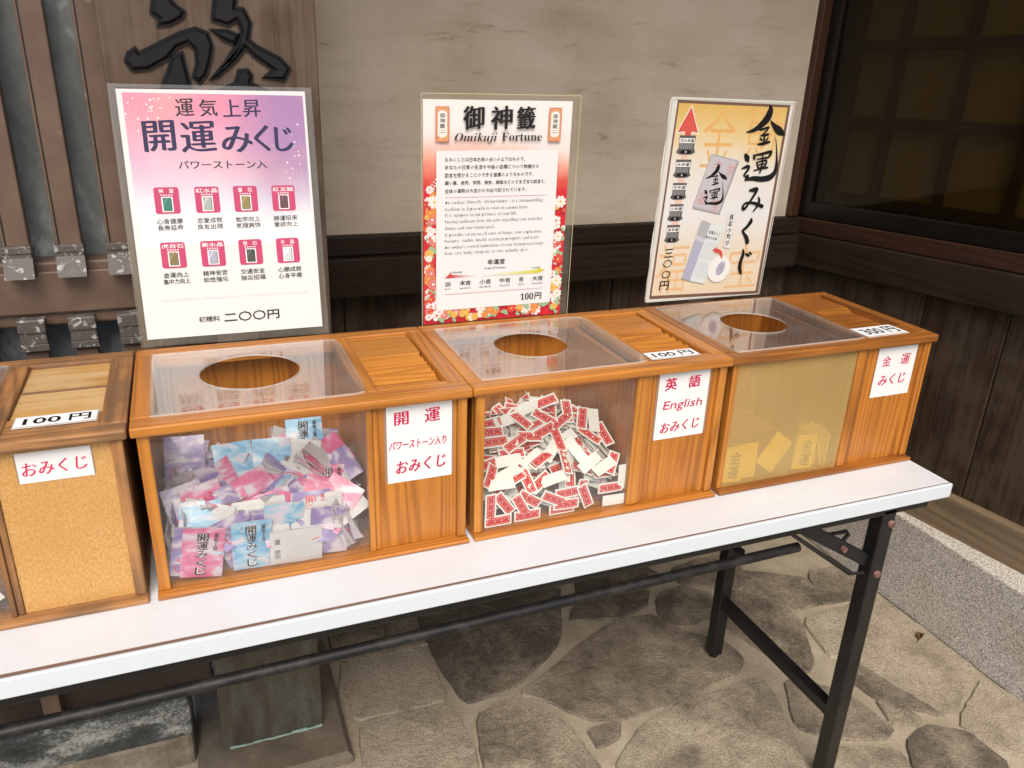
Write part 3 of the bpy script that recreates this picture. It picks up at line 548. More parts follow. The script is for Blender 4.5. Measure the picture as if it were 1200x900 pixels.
# unseen roof, added and sized to shade the recess (above and behind the frame)
t = thing('unseen_shade_roof', 'unseen timber roof added over the table and recess to shade them', 'roof')
b = MB(); b.box(-4.5, 1.9, -0.40, 1.4, 2.75, 2.85, DW_[0], 0); b.build('ceiling_boards', t)
for i in range(9):
    b = MB(); b.box(-4.2 + 0.72 * i, -4.12 + 0.72 * i, -0.38, 1.38, 2.66, 2.749, DW_[1], 0.004); b.build('rafter', t)

# a dry leaf lying on the paving
lf = MB(); 
L_ = [(0, 0), (.012, .008), (.026, .009), (.042, .001), (.028, -.007), (.013, -.008)]
lf.add([(x, y, 0.011 + 0.006 * math.sin(x * 90) + abs(y) * 0.5) for x, y in L_] + [(.02, 0, .010)], [[i, (i + 1) % 6, 6] for i in range(6)], flat((0.11, 0.055, 0.022), 0.8))
lf.tube([(-.014, .002, .010), (0, 0, .0105), (.01, 0, .0105)], .0009, flat((0.09, 0.05, 0.025), 0.8), 6)
o_ = tag(lf.build('dry_leaf'), 'small curled brown leaf lying on the paving by the granite kerb', 'leaf'); o_.location = (0.425, 0.283, 0); o_.rotation_euler = (0, 0, 0.6)
# ------------------------------------------------------------------ the folding table
TL = Vector((-0.9, 0.225, 0)); TM = Matrix.Translation(-TL)
t = thing('folding_table', 'long folding table with a white top and black steel legs carrying the four boxes', 'table', TL)
b = MB(TM); b.box(-1.8, 0, 0.0065, 0.45, 0.676, 0.70, M_white, 0.0015); b.build('tabletop', t)
b = MB(TM); b.box(-1.8, 0.0005, -0.001, 0.006, 0.6725, 0.6995, M_whiteedge, 0.0015); b.box(-0.0005, 0.0022, 0.0, 0.45, 0.6735, 0.6985, flat((0.50, 0.46, 0.36), 0.5), 0.0008)
b.add([(-1.8, 0.0030, 0.7004), (-0.0, 0.0040, 0.7004), (-0.0, 0.0056, 0.7004), (-1.8, 0.0105, 0.7004)], [[0, 1, 2, 3]], M_trimbrown); b.build('edge_trim', t)
b = MB(TM)
for y in (0.014, 0.412): b.box(-1.77, -0.03, y, y + 0.024, 0.650, 0.6755, M_black, 0.002)
for x in (-1.77, -0.9, -0.055): b.box(x, x + 0.025, 0.0385, 0.4115, 0.652, 0.6755, M_black, 0.002)
b.build('under_frame', t)
for xl in (-0.135, -1.695):
    for y in (0.014, 0.406):
        b = MB(TM); b.box(xl, xl + 0.031, y, y + 0.030, 0.016, 0.660, M_black, 0.0025); l = b.build('leg', t)
        b = MB(TM); b.tube([(xl + .0155, y + .015, 0.0065), (xl + .0155, y + .015, 0.012), (xl + .0155, y + .015, 0.019)], [0.011, 0.0135, 0.0125], flat((0.01, 0.01, 0.01), 0.6)); b.build('foot_cap', l)
    b = MB(TM); b.box(xl + 0.003, xl + 0.028, 0.0445, 0.4055, 0.160, 0.186, M_black, 0.002); b.build('leg_brace', t)
for dz, x, y in ((0.630, -0.114, 0.0125), (0.523, -0.119, 0.0125)):
    b = MB(TM); b.tube([(x, y + 0.003, dz), (x, y - 0.003, dz), (x, y - 0.004, dz)], [0.0075, 0.0075, 0.004], M_rust, 12); b.build('bolt', t)
b = MB(TM); b.tube([(-1.66, 0.05, 0.5817), (-0.285, 0.05, 0.594)], 0.0090, M_pipe, 18); b.build('stay_bar', t)
b = MB(TM); b.tube([(-0.40, 0.06, 0.600), (-0.40, 0.24, 0.600)], 0.0075, M_pipe, 14); b.build('cross_bar', t)
b = MB(TM); b.bar((-0.312, 0.030, 0.656), (-0.138, 0.030, 0.549), 0.012, 0.024, M_black); b.build('folding_stay', t)
b = MB(TM); b.tube([(-0.335, 0.026, 0.656), (-0.325, 0.026, 0.642), (-0.165, 0.026, 0.526), (-0.138, 0.026, 0.522)], 0.0032, flat((0.018, 0.017, 0.016), 0.4), 10)
b.tube([(-0.335, 0.034, 0.650), (-0.318, 0.034, 0.635), (-0.165, 0.034, 0.520), (-0.138, 0.034, 0.516)], 0.0032, flat((0.018, 0.017, 0.016), 0.4), 10)
b.build('latch_rod', t)
b = MB(TM); b.tube([(-0.232, 0.040, 0.615), (-0.188, 0.040, 0.613), (-0.181, 0.040, 0.606), (-0.196, 0.040, 0.588)], 0.0038, M_black, 10); b.build('release_hook', t)
b = MB(TM); b.tube([(-0.205, 0.0240, 0.590), (-0.205, 0.0180, 0.590)], 0.006, M_rust, 12); b.build('bolt', t)

# ------------------------------------------------------------------ the fortune boxes
BW, BD, BH = 0.4445, 0.305, 0.2515
def label_card(parent, x0, z0, x1, z1, draw, y=0.0185, film=0.0035):
    mb = MB(Matrix.Translation((0, y, 0)) @ FRONT)
    mb.rect(x0 - film, z0 - film, x1 + film, z1 + film, flat((0.30, 0.185, 0.125), 0.4), 0.0)
    mb.rect(x0, z0, x1, z1, M_paper, 0.0004); mb.lay = 0.0005
    draw(mb); return mb.build('paper_label', parent)
def price_card(parent, c4, z, body, name='price_label'):
    """flat strip on the lid: corners back left, back right, front right, front left in box coordinates"""
    bl, br, fr, fl_ = [Vector((p[0], p[1], z)) for p in c4]
    ex = (fr - fl_); W = ex.length; ex.normalize(); H = (bl - fl_).length; ey = Vector((-ex.y, ex.x, 0))
    M = Matrix((ex, ey, Vector((0, 0, 1)))).transposed().to_4x4(); M.translation = fl_
    mb = MB(M); mb.box(-.0015, W + .0015, -.0015, H + .0015, -0.001, 0, flat((0.55, 0.52, 0.48), 0.35), 0); mb.rect(0, 0, W, H, flat((0.78, 0.79, 0.80), 0.4), 0.0004); mb.lay = 0.0006
    n, yen = body[:-1], body[-1]
    mb.text(n, W * 0.10, H * 0.18, W * 0.56, H * 0.80, M_ink, bold=0.014); mb.text(yen, W * 0.66, H * 0.16, W * 0.93, H * 0.84, M_ink, bold=0.014)
    return mb.build(name, parent)
def lid_pane(parent, x0, x1, y0, y1, z, hole, mat=None):
    """acrylic sheet with a round hole and rounded right corners"""
    mat = mat or M_acrtop; bm = bmesh.new(); hx, hy, hr = hole; N = 64; th = 0.0026
    r = 0.014; ol = []
    for k in range(N):
        a = 6.283185 * k / N; dx, dy = math.cos(a), math.sin(a)
        tx = ((x1 if dx > 0 else x0) - hx) / dx if abs(dx) > 1e-9 else 9; ty = ((y1 if dy > 0 else y0) - hy) / dy if abs(dy) > 1e-9 else 9
        tt = min(tx, ty); ol.append(Vector((hx + dx * tt, hy + dy * tt)))
    # snap the nearest rim points to the corners, rounding the right ones
    for cx, cy_, rr in ((x0, y0, 0.004), (x0, y1, 0.004), (x1, y0, r), (x1, y1, r)):
        i = min(range(N), key=lambda q: (ol[q] - Vector((cx, cy_))).length)
        sx = 1 if cx == x1 else -1; sy = 1 if cy_ == y1 else -1
        ol[i] = Vector((cx - sx * rr * 0.29, cy_ - sy * rr * 0.29))
        for j in (i - 1, (i + 1) % N):
            q = ol[j]
            if abs(q.x - cx) < rr and abs(q.y - cy_) < 1e-6: q.x = cx - sx * rr
            if abs(q.y - cy_) < rr and abs(q.x - cx) < 1e-6: q.y = cy_ - sy * rr
    inn = [Vector((hx + hr * math.cos(6.283185 * k / N), hy + hr * math.sin(6.283185 * k / N))) for k in range(N)]
    mb = MB(); V = [(p.x, p.y, z + th) for p in ol] + [(p.x, p.y, z + th) for p in inn] + [(p.x, p.y, z) for p in ol] + [(p.x, p.y, z) for p in inn]
    top = [[k, (k + 1) % N, N + (k + 1) % N, N + k] for k in range(N)]; bot = [[2 * N + k, 3 * N + k, 3 * N + (k + 1) % N, 2 * N + (k + 1) % N] for k in range(N)]
    so = [[k, 2 * N + k, 2 * N + (k + 1) % N, (k + 1) % N] for k in range(N)]; si = [[N + k, N + (k + 1) % N, 3 * N + (k + 1) % N, 3 * N + k] for k in range(N)]
    mb.add(V, top + bot, mat); mb.add(V, so + si, M_acredge); return mb.build('lid_pane', parent)
def fortune_box(label, xl, gx1, px0, hole, pane, ins, W=W_, WF=WL_, front=None, group='fortune boxes in a row on the table', acr=None, panel=None, price_w=None, gx0=0.021, ledge=1.0):
    t = thing('fortune_box', label, 'box', (xl, 0.095, 0.70), group=group)
    b = MB(); b.box(0.004, 0.4405, 0.0, 0.300, 0.0003, 0.0070, W[0], 0.0018); b.build('base', t)
    b = MB(); b.box(0.006, 0.0155, 0.0285, 0.284, 0.0073, 0.237, W[2], 0.001); b.build('side_panel', t)
    b = MB(); b.box(0.429, 0.4385, 0.0285, 0.284, 0.0073, 0.237, W[2], 0.001); b.build('side_panel', t)
    b = MB(); b.box(0.006, 0.4385, 0.2845, 0.295, 0.0073, 0.237, W[2], 0.001); b.build('back_panel', t)
    b = MB(); b.box(gx1 + 0.008, gx1 + 0.017, 0.0290, 0.284, 0.0073, 0.2365, W[2], 0.001); b.build('partition', t)
    b = MB(); b.box(0.0062, gx0, 0.012, 0.028, 0.0073, 0.2368, WF[2], 0.002); b.build('stile', t)
    b = MB(); b.box(gx1, px0 - 0.008, 0.013, 0.028, 0.0073, 0.2368, WF[2], 0.002); b.box(px0 - 0.0078, px0, 0.0155, 0.028, 0.0073, 0.2368, W[2], 0.002); b.build('stile', t)
    b = MB(); b.box(0.4245, 0.4383, 0.012, 0.028, 0.0073, 0.2368, WF[2], 0.002); b.build('stile', t)
    b = MB(); b.box(px0 + 0.0002, 0.4243, 0.0188, 0.0275, 0.0073, 0.2367, panel or W[2], 0.0005); b.build('front_panel', t)
    b = MB(); b.box(gx0 + 0.0002, gx1 - 0.0002, 0.0170, 0.0192, 0.0071, 0.2366, acr or M_acr, 0); b.build('front_pane', t)
    # lid
    z0, z1 = 0.2372, BH; i0, i1, j0, j1 = ins
    b = MB(); b.box(0, BW, 0.006, pane[2] + 0.006, z0, z1, W[0], 0.0028); b.build('lid_rail', t)
    ya, yb = pane[2] + 0.0062, max(j1, pane[3] - 0.0162)
    b = MB(); b.box(0, BW, yb + 0.0002, BD, z0, z1, W[0], 0.0028)
    if yb > pane[3] - 0.012: b.box(0.0272, pane[1] - 0.0102, pane[3] - 0.016, yb, z0, z1 - .0004, W[0], 0.001)
    b.build('lid_rail', t)
    b = MB(); b.box(0.0, 0.027, ya, yb, z0, z1 - .0002, W[1], 0.002); b.build('lid_rail', t)
    b = MB(); b.box(pane[1] - 0.010, i0, ya, yb, z0, z1 - .0002, W[1], 0.002); b.build('lid_rail', t)
    b = MB(); b.box(i1, BW, ya, yb, z0, z1 - .0002, W[1], 0.002); b.build('lid_rail', t)
    b = MB(); b.box(i0, i1, ya, j0, z0, z1 - .0008, W[0], 0.0015); b.build('lid_rail', t)
    lid_pane(t, pane[0], pane[1], pane[2], pane[3], z1 + 0.0002, hole)
    return t
def louvre_lid(t, ins, W, ribs=(0.60, 0.50, 0.41, 0.32, 0.23), depth=0.0085):
    i0, i1, j0, j1 = ins; z = BH - 0.0130; L = j1 - j0
    b = MB(); b.box(i0 + .0003, i1 - .0003, j0 + .0003, j1 - .0003, 0.2340, z, W[0], 0); 
    for f in ribs:                                    # stepped finger grips: each a low wedge, steep at the back
        y = j0 + L * f; w_ = L * 0.075
        b.add([(i0 + .003, y - w_, z + .0001), (i1 - .003, y - w_, z + .0001), (i1 - .003, y, z + .0001), (i0 + .003, y, z + .0001), (i1 - .003, y, z + depth), (i0 + .003, y, z + depth)],
              [[0, 1, 4, 5], [2, 3, 5, 4], [0, 5, 3], [1, 2, 4]], W[0])
    b.box(i0 + .0004, i1 - .0004, j0 + L * (max(ribs) + 0.005), j1 - .0004, z + .0001, z + depth, W[0], 0.001)
    return b.build('slatted_lid', t)
def red(mb, body, r, x=(0, 0), **k):
    k.setdefault('nib', (0.022, -0.006, 0)); k.setdefault('bold', -0.004)
    return mb.text(body, r[0], r[1], r[2], r[3], M_red, **k)

# box with stone charms (kaiun)
X2 = -1.3312; I2 = (0.316, 0.418, 0.050, 0.280)
box2 = fortune_box('orange varnished box holding the pink, purple and blue plastic packets', X2, 0.2925, 0.309, (0.156, 0.160, 0.0695), (0.023, 0.301, 0.033, 0.268), I2)
louvre_lid(box2, I2, WL_)
def d2(mb):
    o = lambda a: (a[0] - X2, a[1] - 0.70, a[2] - X2, a[3] - 0.70)
    red(mb, '開', o((-0.9985, 0.9035, -0.9785, 0.9235)), bold=0.0, rise=0.05); red(mb, '運', o((-0.9545, 0.9035, -0.9325, 0.9245)), bold=0.0, rise=0.05)
    red(mb, 'パワーストーン入り', o((-1.0075, 0.866, -0.924, 0.880)), slant=0.12, bold=-0.002, nib=(0.014, -0.004, 0)); red(mb, 'おみくじ', o((-0.998, 0.827, -0.925, 0.8475)), slant=0.10, rise=0.04)
label_card(box2, -1.0100 - X2, 0.2350 - 0.0005 - 0.0015, -0.9145 - X2, 0.2350 - 0.1215, d2, y=0.0186)
# box with the English slips
X3 = -0.8862; I3 = (0.316, 0.418, 0.045, 0.278)
box3 = fortune_box('orange varnished box holding the red and white paper slips with an English label', X3, 0.272, 0.304, (0.150, 0.156, 0.0600), (0.020, 0.302, 0.030, 0.275), I3)
louvre_lid(box3, I3, W_)
def d3(mb):
    o = lambda a: (a[0] - X3, a[1] - 0.70, a[2] - X3, a[3] - 0.70)
    red(mb, '英', o((-0.5600, 0.9035, -0.5385, 0.9245)), bold=0.010, rise=0.04); red(mb, '語', o((-0.5160, 0.9045, -0.4945, 0.9250)), bold=0.006, rise=0.04)
    red(mb, 'English', o((-0.5610, 0.8660, -0.4880, 0.8850)), slant=0.16, bold=-0.004, nib=(0.02, 0.02)); red(mb, 'おみくじ', o((-0.5610, 0.8285, -0.4880, 0.8470)), slant=0.12, rise=0.04)
label_card(box3, -0.5715 - X3, 0.2335, -0.4770 - X3, 0.1180, d3, y=0.0186)
price_card(box3, [(-0.5785 - X3, 0.1600 - .095), (-0.4930 - X3, 0.1600 - .095), (-0.4885 - X3, 0.1320 - .095), (-0.5765 - X3, 0.1320 - .095)], BH + 0.0012, '100円')
# box with the gold fortunes
X4 = -0.4421; I4 = (0.318, 0.424, 0.075, 0.290)
box4 = fortune_box('darker orange box with a cloudy yellowed front pane at the right end of the table', X4, 0.271, 0.296, (0.149, 0.155, 0.0600), (0.020, 0.2965, 0.026, 0.288), I4, W=WR_, WF=W_, acr=M_yel, panel=W_[2], gx0=0.0165)
louvre_lid(box4, I4, WR_, ribs=(0.62,), depth=0.0060)
def d4(mb):
    o = lambda a: (a[0] - X4, a[1] - 0.70, a[2] - X4, a[3] - 0.70)
    red(mb, '金', o((-0.1085, 0.8965, -0.0885, 0.9155)), nib=(0.03, 0.02)); red(mb, '運', o((-0.0650, 0.8965, -0.0440, 0.9165)), nib=(0.03, 0.02))
    red(mb, 'みくじ', o((-0.1085, 0.8585, -0.0460, 0.8790)), slant=0.10, rise=0.03)
label_card(box4, -0.1210 - X4, 0.2320, -0.0300 - X4, 0.1370, d4, y=0.0186, film=0.001)
price_card(box4, [(-0.1410 - X4, 0.1690 - .095), (-0.0470 - X4, 0.1715 - .095), (-0.0480 - X4, 0.1260 - .095), (-0.1415 - X4, 0.1240 - .095)], BH + 0.0012, '300円')
# old box at the left
X1 = -1.7785
I1 = (0.308, 0.414, 0.076, 0.276)
box1 = fortune_box('old weathered box with a yellowed board front and peeling lid at the left edge', X1, 0.281, 0.296, (0.150, 0.156, 0.0600), (0.020, 0.285, 0.026, 0.280), I1, W=WO_, WF=WO_, panel=M_board)
b = MB()
z = BH - 0.006
b.box(I1[0] + .0003, I1[1] - .0003, I1[2] + .0003, 0.176, 0.2374, z, WP_[0], 0.001); b.box(I1[0] + .0003, I1[1] - .0003, 0.1776, I1[3] - .0003, 0.2374, z - .001, WP_[0], 0.001)
b.box(I1[0] + .0003, I1[1] - .0003, 0.1725, 0.1775, 0.2375, z + 0.002, WO_[0], 0.001); b.build('lid_board', box1)
def d1(mb):
    o = lambda a: (a[0] - X1, a[1] - 0.70, a[2] - X1, a[3] - 0.70)
    mb.text('おみくじ', *o((-1.4540, 0.8990, -1.3840, 0.9170)), M_r2, slant=0.10, rise=0.03, bold=-0.006, nib=(0.022, -0.006, 0))
M_r2 = flat((0.58, 0.03, 0.10), 0.5)
label_card(box1, -1.4580 - X1, 0.2310, -1.3770 - X1, 0.1905, d1, y=0.0186, film=0.0018)
price_card(box1, [(-1.4595 - X1, 0.1700 - .095), (-1.3700 - X1, 0.1700 - .095), (-1.3690 - X1, 0.1400 - .095), (-1.4590 - X1, 0.1400 - .095)], BH + 0.0014, '100円')
# ------------------------------------------------------------------ the laminated posters
def serif(sx, italic=False):
    """letters with serifs from the font's mathematical alphabets"""
    o = ''
    for ch in sx:
        if 'A' <= ch <= 'Z': o += chr((0x1D468 if italic else 0x1D400) + ord(ch) - 65)
        elif 'a' <= ch <= 'z': o += chr((0x1D482 if italic else 0x1D41A) + ord(ch) - 97)
        elif '0' <= ch <= '9' and not italic: o += chr(0x1D7CE + ord(ch) - 48)
        else: o += ch
    return o
def poster(label, loc, yaw, tilt, roll, wd, ht, film, draw, strip=True):
    t = thing('laminated_poster', label, 'poster', loc, group='laminated posters standing behind the boxes')
    t.rotation_euler = (Matrix.Rotation(yaw, 3, 'Z') @ Matrix.Rotation(-tilt, 3, 'X') @ Matrix.Rotation(roll, 3, 'Y')).to_euler()
    mb = MB(FRONT @ Matrix.Scale(0.001, 4)); mb.lay = 1.0
    mb.up = (lambda: setattr(mb, 'lay', mb.lay + 0.008) or mb.lay)
    draw(mb); mb.build('printed_sheet', t)
    f = MB(FRONT @ Matrix.Scale(0.001, 4)); film(f, mb.lay + 0.5); print(label[:20], mb.lay); f.build('laminate', t)
    if strip:
        b = MB(); b.box(-0.03, 0.03, 0.0030, 0.0055, -0.245, ht * 0.7, M_acr, 0); b.build('clear_support', t)
    return t
def cloudpaper(name, stops, axis_scale, noise_cols, xm=None):
    q = NT(name); co = q.coord(); sep = q.n('ShaderNodeSeparateXYZ'); q.set(sep.inputs[0], co)
    n = q.noise(co, 9, 3, 0.55, color=False)
    h = q.mt('ADD', q.mt('MULTIPLY', sep.outputs[2], axis_scale), q.mt('MULTIPLY', q.mt('SUBTRACT', n, 0.5), 0.22))
    c = q.ramp(h, stops)
    for thr, col, seed, amt in noise_cols:
        m = q.noise(q.vm('ADD', co, (seed, 0, seed * 2)), 6, 2, 0.5)
        f = q.mt('MULTIPLY', q.ramp(m, [(thr, 0.0), (thr + 0.2, amt)]), q.ramp(h, [(0.45, 0.0), (0.70, 1.0)]))
        if xm and len(xm): f = q.mt('MULTIPLY', f, q.ramp(q.mt('MULTIPLY_ADD', sep.outputs[0], xm.pop(0), 0.5), [(0.45, 0.0), (0.85, 1.0)]))
        c = q.mix(f, c, col)
    return q.done(q.pbr(c, 0.5, spec=0.3))
M_p1 = cloudpaper('sunset_cloud_print', [(0.40, (0.78, 0.78, 0.75)), (0.56, (0.68, 0.65, 0.72)), (0.70, (0.74, 0.42, 0.52)), (0.88, (0.72, 0.25, 0.36))], 2.5, [(0.30, (0.27, 0.17, 0.38), 5.3, 0.80), (0.44, (0.36, 0.24, 0.45), 2.3, 0.65), (0.50, (0.78, 0.42, 0.32), 7.1, 0.45)], [4.0, -3.0])
INDIGO = flat((0.020, 0.013, 0.065), 0.6, 0.2); GREYINK = flat((0.018, 0.017, 0.019), 0.6, 0.2); MAG = flat((0.50, 0.030, 0.120), 0.5); WHITE = flat((0.80, 0.79, 0.77), 0.5); FAINT = flat((0.60, 0.60, 0.60), 0.5)
def draw1(m):
    m.add([(-132.5, 11.5, 0.5), (134, 12.5, 0.5), (134, 380.5, 0.5), (-132.5, 379, 0.5)], [[0, 1, 2, 3]], M_paper)
    m.rect(-125, 150, 130, 374, M_p1)
    rr = random.Random(11)
    zs = m.lay
    for k in range(70):
        a = rr.random() < 0.65
        x, y = (rr.gauss(-92, 20), rr.gauss(352, 16)) if a else (rr.gauss(108, 14), rr.gauss(285, 20))
        if -124 < x < 129 and y < 373: m.disc(x, y, rr.uniform(0.4, 1.5), WHITE, 7); m.lay = zs + 0.008 * (k % 4)
    nb = (0.030, -0.008, 0)
    for ch, x in zip('運気上昇', (-54.8, -21.8, 11.5, 40.5)): m.text(ch, x, 341.5, x + 25, 366, INDIGO if ch in '上昇' else GREYINK, nib=(0.018, -0.006, 0), rise=0.05)
    for ch, x, x2, y, y2 in (('開', -102.5, -60.5, 291, 334), ('運', -51, -3.5, 290, 333), ('み', 6, 49, 289, 327), ('く', 54, 75, 291, 329), ('じ', 84, 110, 291, 327)):
        m.text(ch, x, y, x2, y2, INDIGO, bold=-0.004, nib=nb, rise=0.055, res=3)
    m.text('パワーストーン入', -59.3, 266, 68, 278.3, GREYINK, nib=(0.016, -0.006, 0))
    names = ('翡翠', '紅水晶', '黄石', '紅玉髄', '虎目石', '紫水晶', '蛍石', '水晶')
    caps = (('心身健康', '長寿延命'), ('恋愛成就', '良友出現'), ('勉学向上', '気穏爽快'), ('勝運招来', '意欲向上'), ('金運向上', '集中力向上'), ('精神安定', '知性強化'), ('交通安全', '除災招福'), ('心願成就', '心身平癒'))
    gem = ((0.020, 0.165, 0.120), (0.36, 0.38, 0.36), (0.25, 0.19, 0.06), (0.11, 0.035, 0.045), (0.20, 0.15, 0.05), (0.36, 0.35, 0.46), (0.045, 0.050, 0.045), (0.55, 0.60, 0.62))
    zc = m.lay
    for i in range(8):
        m.lay = zc; cx = (-81, -24, 32, 89)[i % 4]; cyy = (220.5, 139)[i // 4]
        m.rrect(cx - 17.5, cyy - 19.5, cx + 17.5, cyy + 19.5, 3.5, MAG)
        n = names[i]; hw = 5.2 * len(n) if len(n) == 3 else 10.5
        m.text(n if len(n) == 3 else n[0] + '　' + n[1], cx - hw, cyy + 10.5, cx + hw, cyy + 17, WHITE, bold=0.01)
        for q in range(5): m.rect(cx - 8.5 + 3.6 * q, cyy + 7.2, cx - 6.2 + 3.6 * q, cyy + 8.8, WHITE)
        m.rect(cx - 8, cyy - 17, cx + 8, cyy + 5.5, WHITE); g_ = gem[i]
        m.rect(cx - 5.6, cyy - 15.5, cx + 6.4, cyy + 3.5, flat([min(1, v * 0.55) for v in g_], 0.4)); m.rect(cx - 6.2, cyy - 14.6, cx + 4.8, cyy + 4.2, flat(g_, 0.4))
        m.poly([(cx - 5.5, cyy - 4), (cx - 1, cyy + 3.6), (cx + 1.5, cyy + 3.6), (cx - 5.5, cyy - 8)], flat([min(1, v * 1.5 + 0.03) for v in g_], 0.4))
        for r_, y in zip(caps[i], ((185.5, 176.0), (104.8, 94.8))[i // 4]):
            w_ = 4.55 * len(r_) if len(r_) < 5 else 19; m.text(r_, cx - w_ + 0.5, y, cx + w_ + 0.5, y + 7.9, GREYINK, nib=(0.008, 0.008, 0), rise=0.02)
    m.text('おみくじの中にはいずれかのパワーストーンのうち１つが入っています。', -105.7, 68.0, 118, 74.0, FAINT, bold=-0.008)
    m.text('初穂料', -55.2, 33.2, -24, 42.0, GREYINK, nib=(0.008, 0.008, 0)); m.text('二〇〇円', -17.5, 30.5, 66.7, 45.5, GREYINK, nib=(0.016, 0.018, 0), rise=0.015)
def film1(f, z):
    f.rect(-143, 0, 144, 386, M_film, z)
    for r in ((-143, 0, -132.7, 386), (134.2, 0, 144, 386), (-132.7, 0, 134.2, 11.8), (-132.7, 380.8, 134.2, 386)): f.rect(*r, M_filmborder, 0.3)
poster('large laminated poster with a pink purple sky and eight small stone cards', (-1.1813, 0.4040, 0.9519), -0.0232, 0.155, 0, 0.2829, 0.3785, film1, draw1)

M_p2 = cloudpaper('white_to_red_print', [(0.0, (0.62, 0.015, 0.030)), (0.555, (0.62, 0.015, 0.030)), (0.60, (0.66, 0.09, 0.06)), (0.68, (0.78, 0.36, 0.26)), (0.76, (0.79, 0.70, 0.67)), (0.82, (0.80, 0.78, 0.76))], 2.45, [])
FR = flat((0.60, 0.030, 0.035), 0.5); FC = flat((0.62, 0.13, 0.10), 0.5); FY = flat((0.72, 0.48, 0.10), 0.5); FG = flat((0.30, 0.46, 0.28), 0.5); FW = flat((0.80, 0.76, 0.72), 0.5); FO = flat((0.70, 0.22, 0.06), 0.5); PANEL = flat((0.76, 0.76, 0.755), 0.5)
def flower(m, x, y, r, c1, c2, n):
    N = n * 8; z = m.up()
    m.add([(x, y, z)] + [(x + r * (0.70 + 0.30 * abs(math.sin(math.pi * k / 8)) ** 0.6) * math.cos(6.2832 * k / N), y + r * (0.70 + 0.30 * abs(math.sin(math.pi * k / 8)) ** 0.6) * math.sin(6.2832 * k / N), z) for k in range(N)], [[0, 1 + k, 1 + (k + 1) % N] for k in range(N)], c1)
    z = m.up()
    for k in range(n):
        a = 6.2832 * k / n; m.poly([(x + .30 * r * math.cos(a), y + .30 * r * math.sin(a)), (x + .72 * r * math.cos(a + .06), y + .72 * r * math.sin(a + .06)), (x + .72 * r * math.cos(a - .06), y + .72 * r * math.sin(a - .06))], c2, z)
    m.disc(x, y, r * 0.22, c2, 9)
LINEC = flat((0.55, 0.22, 0.24), 0.5)
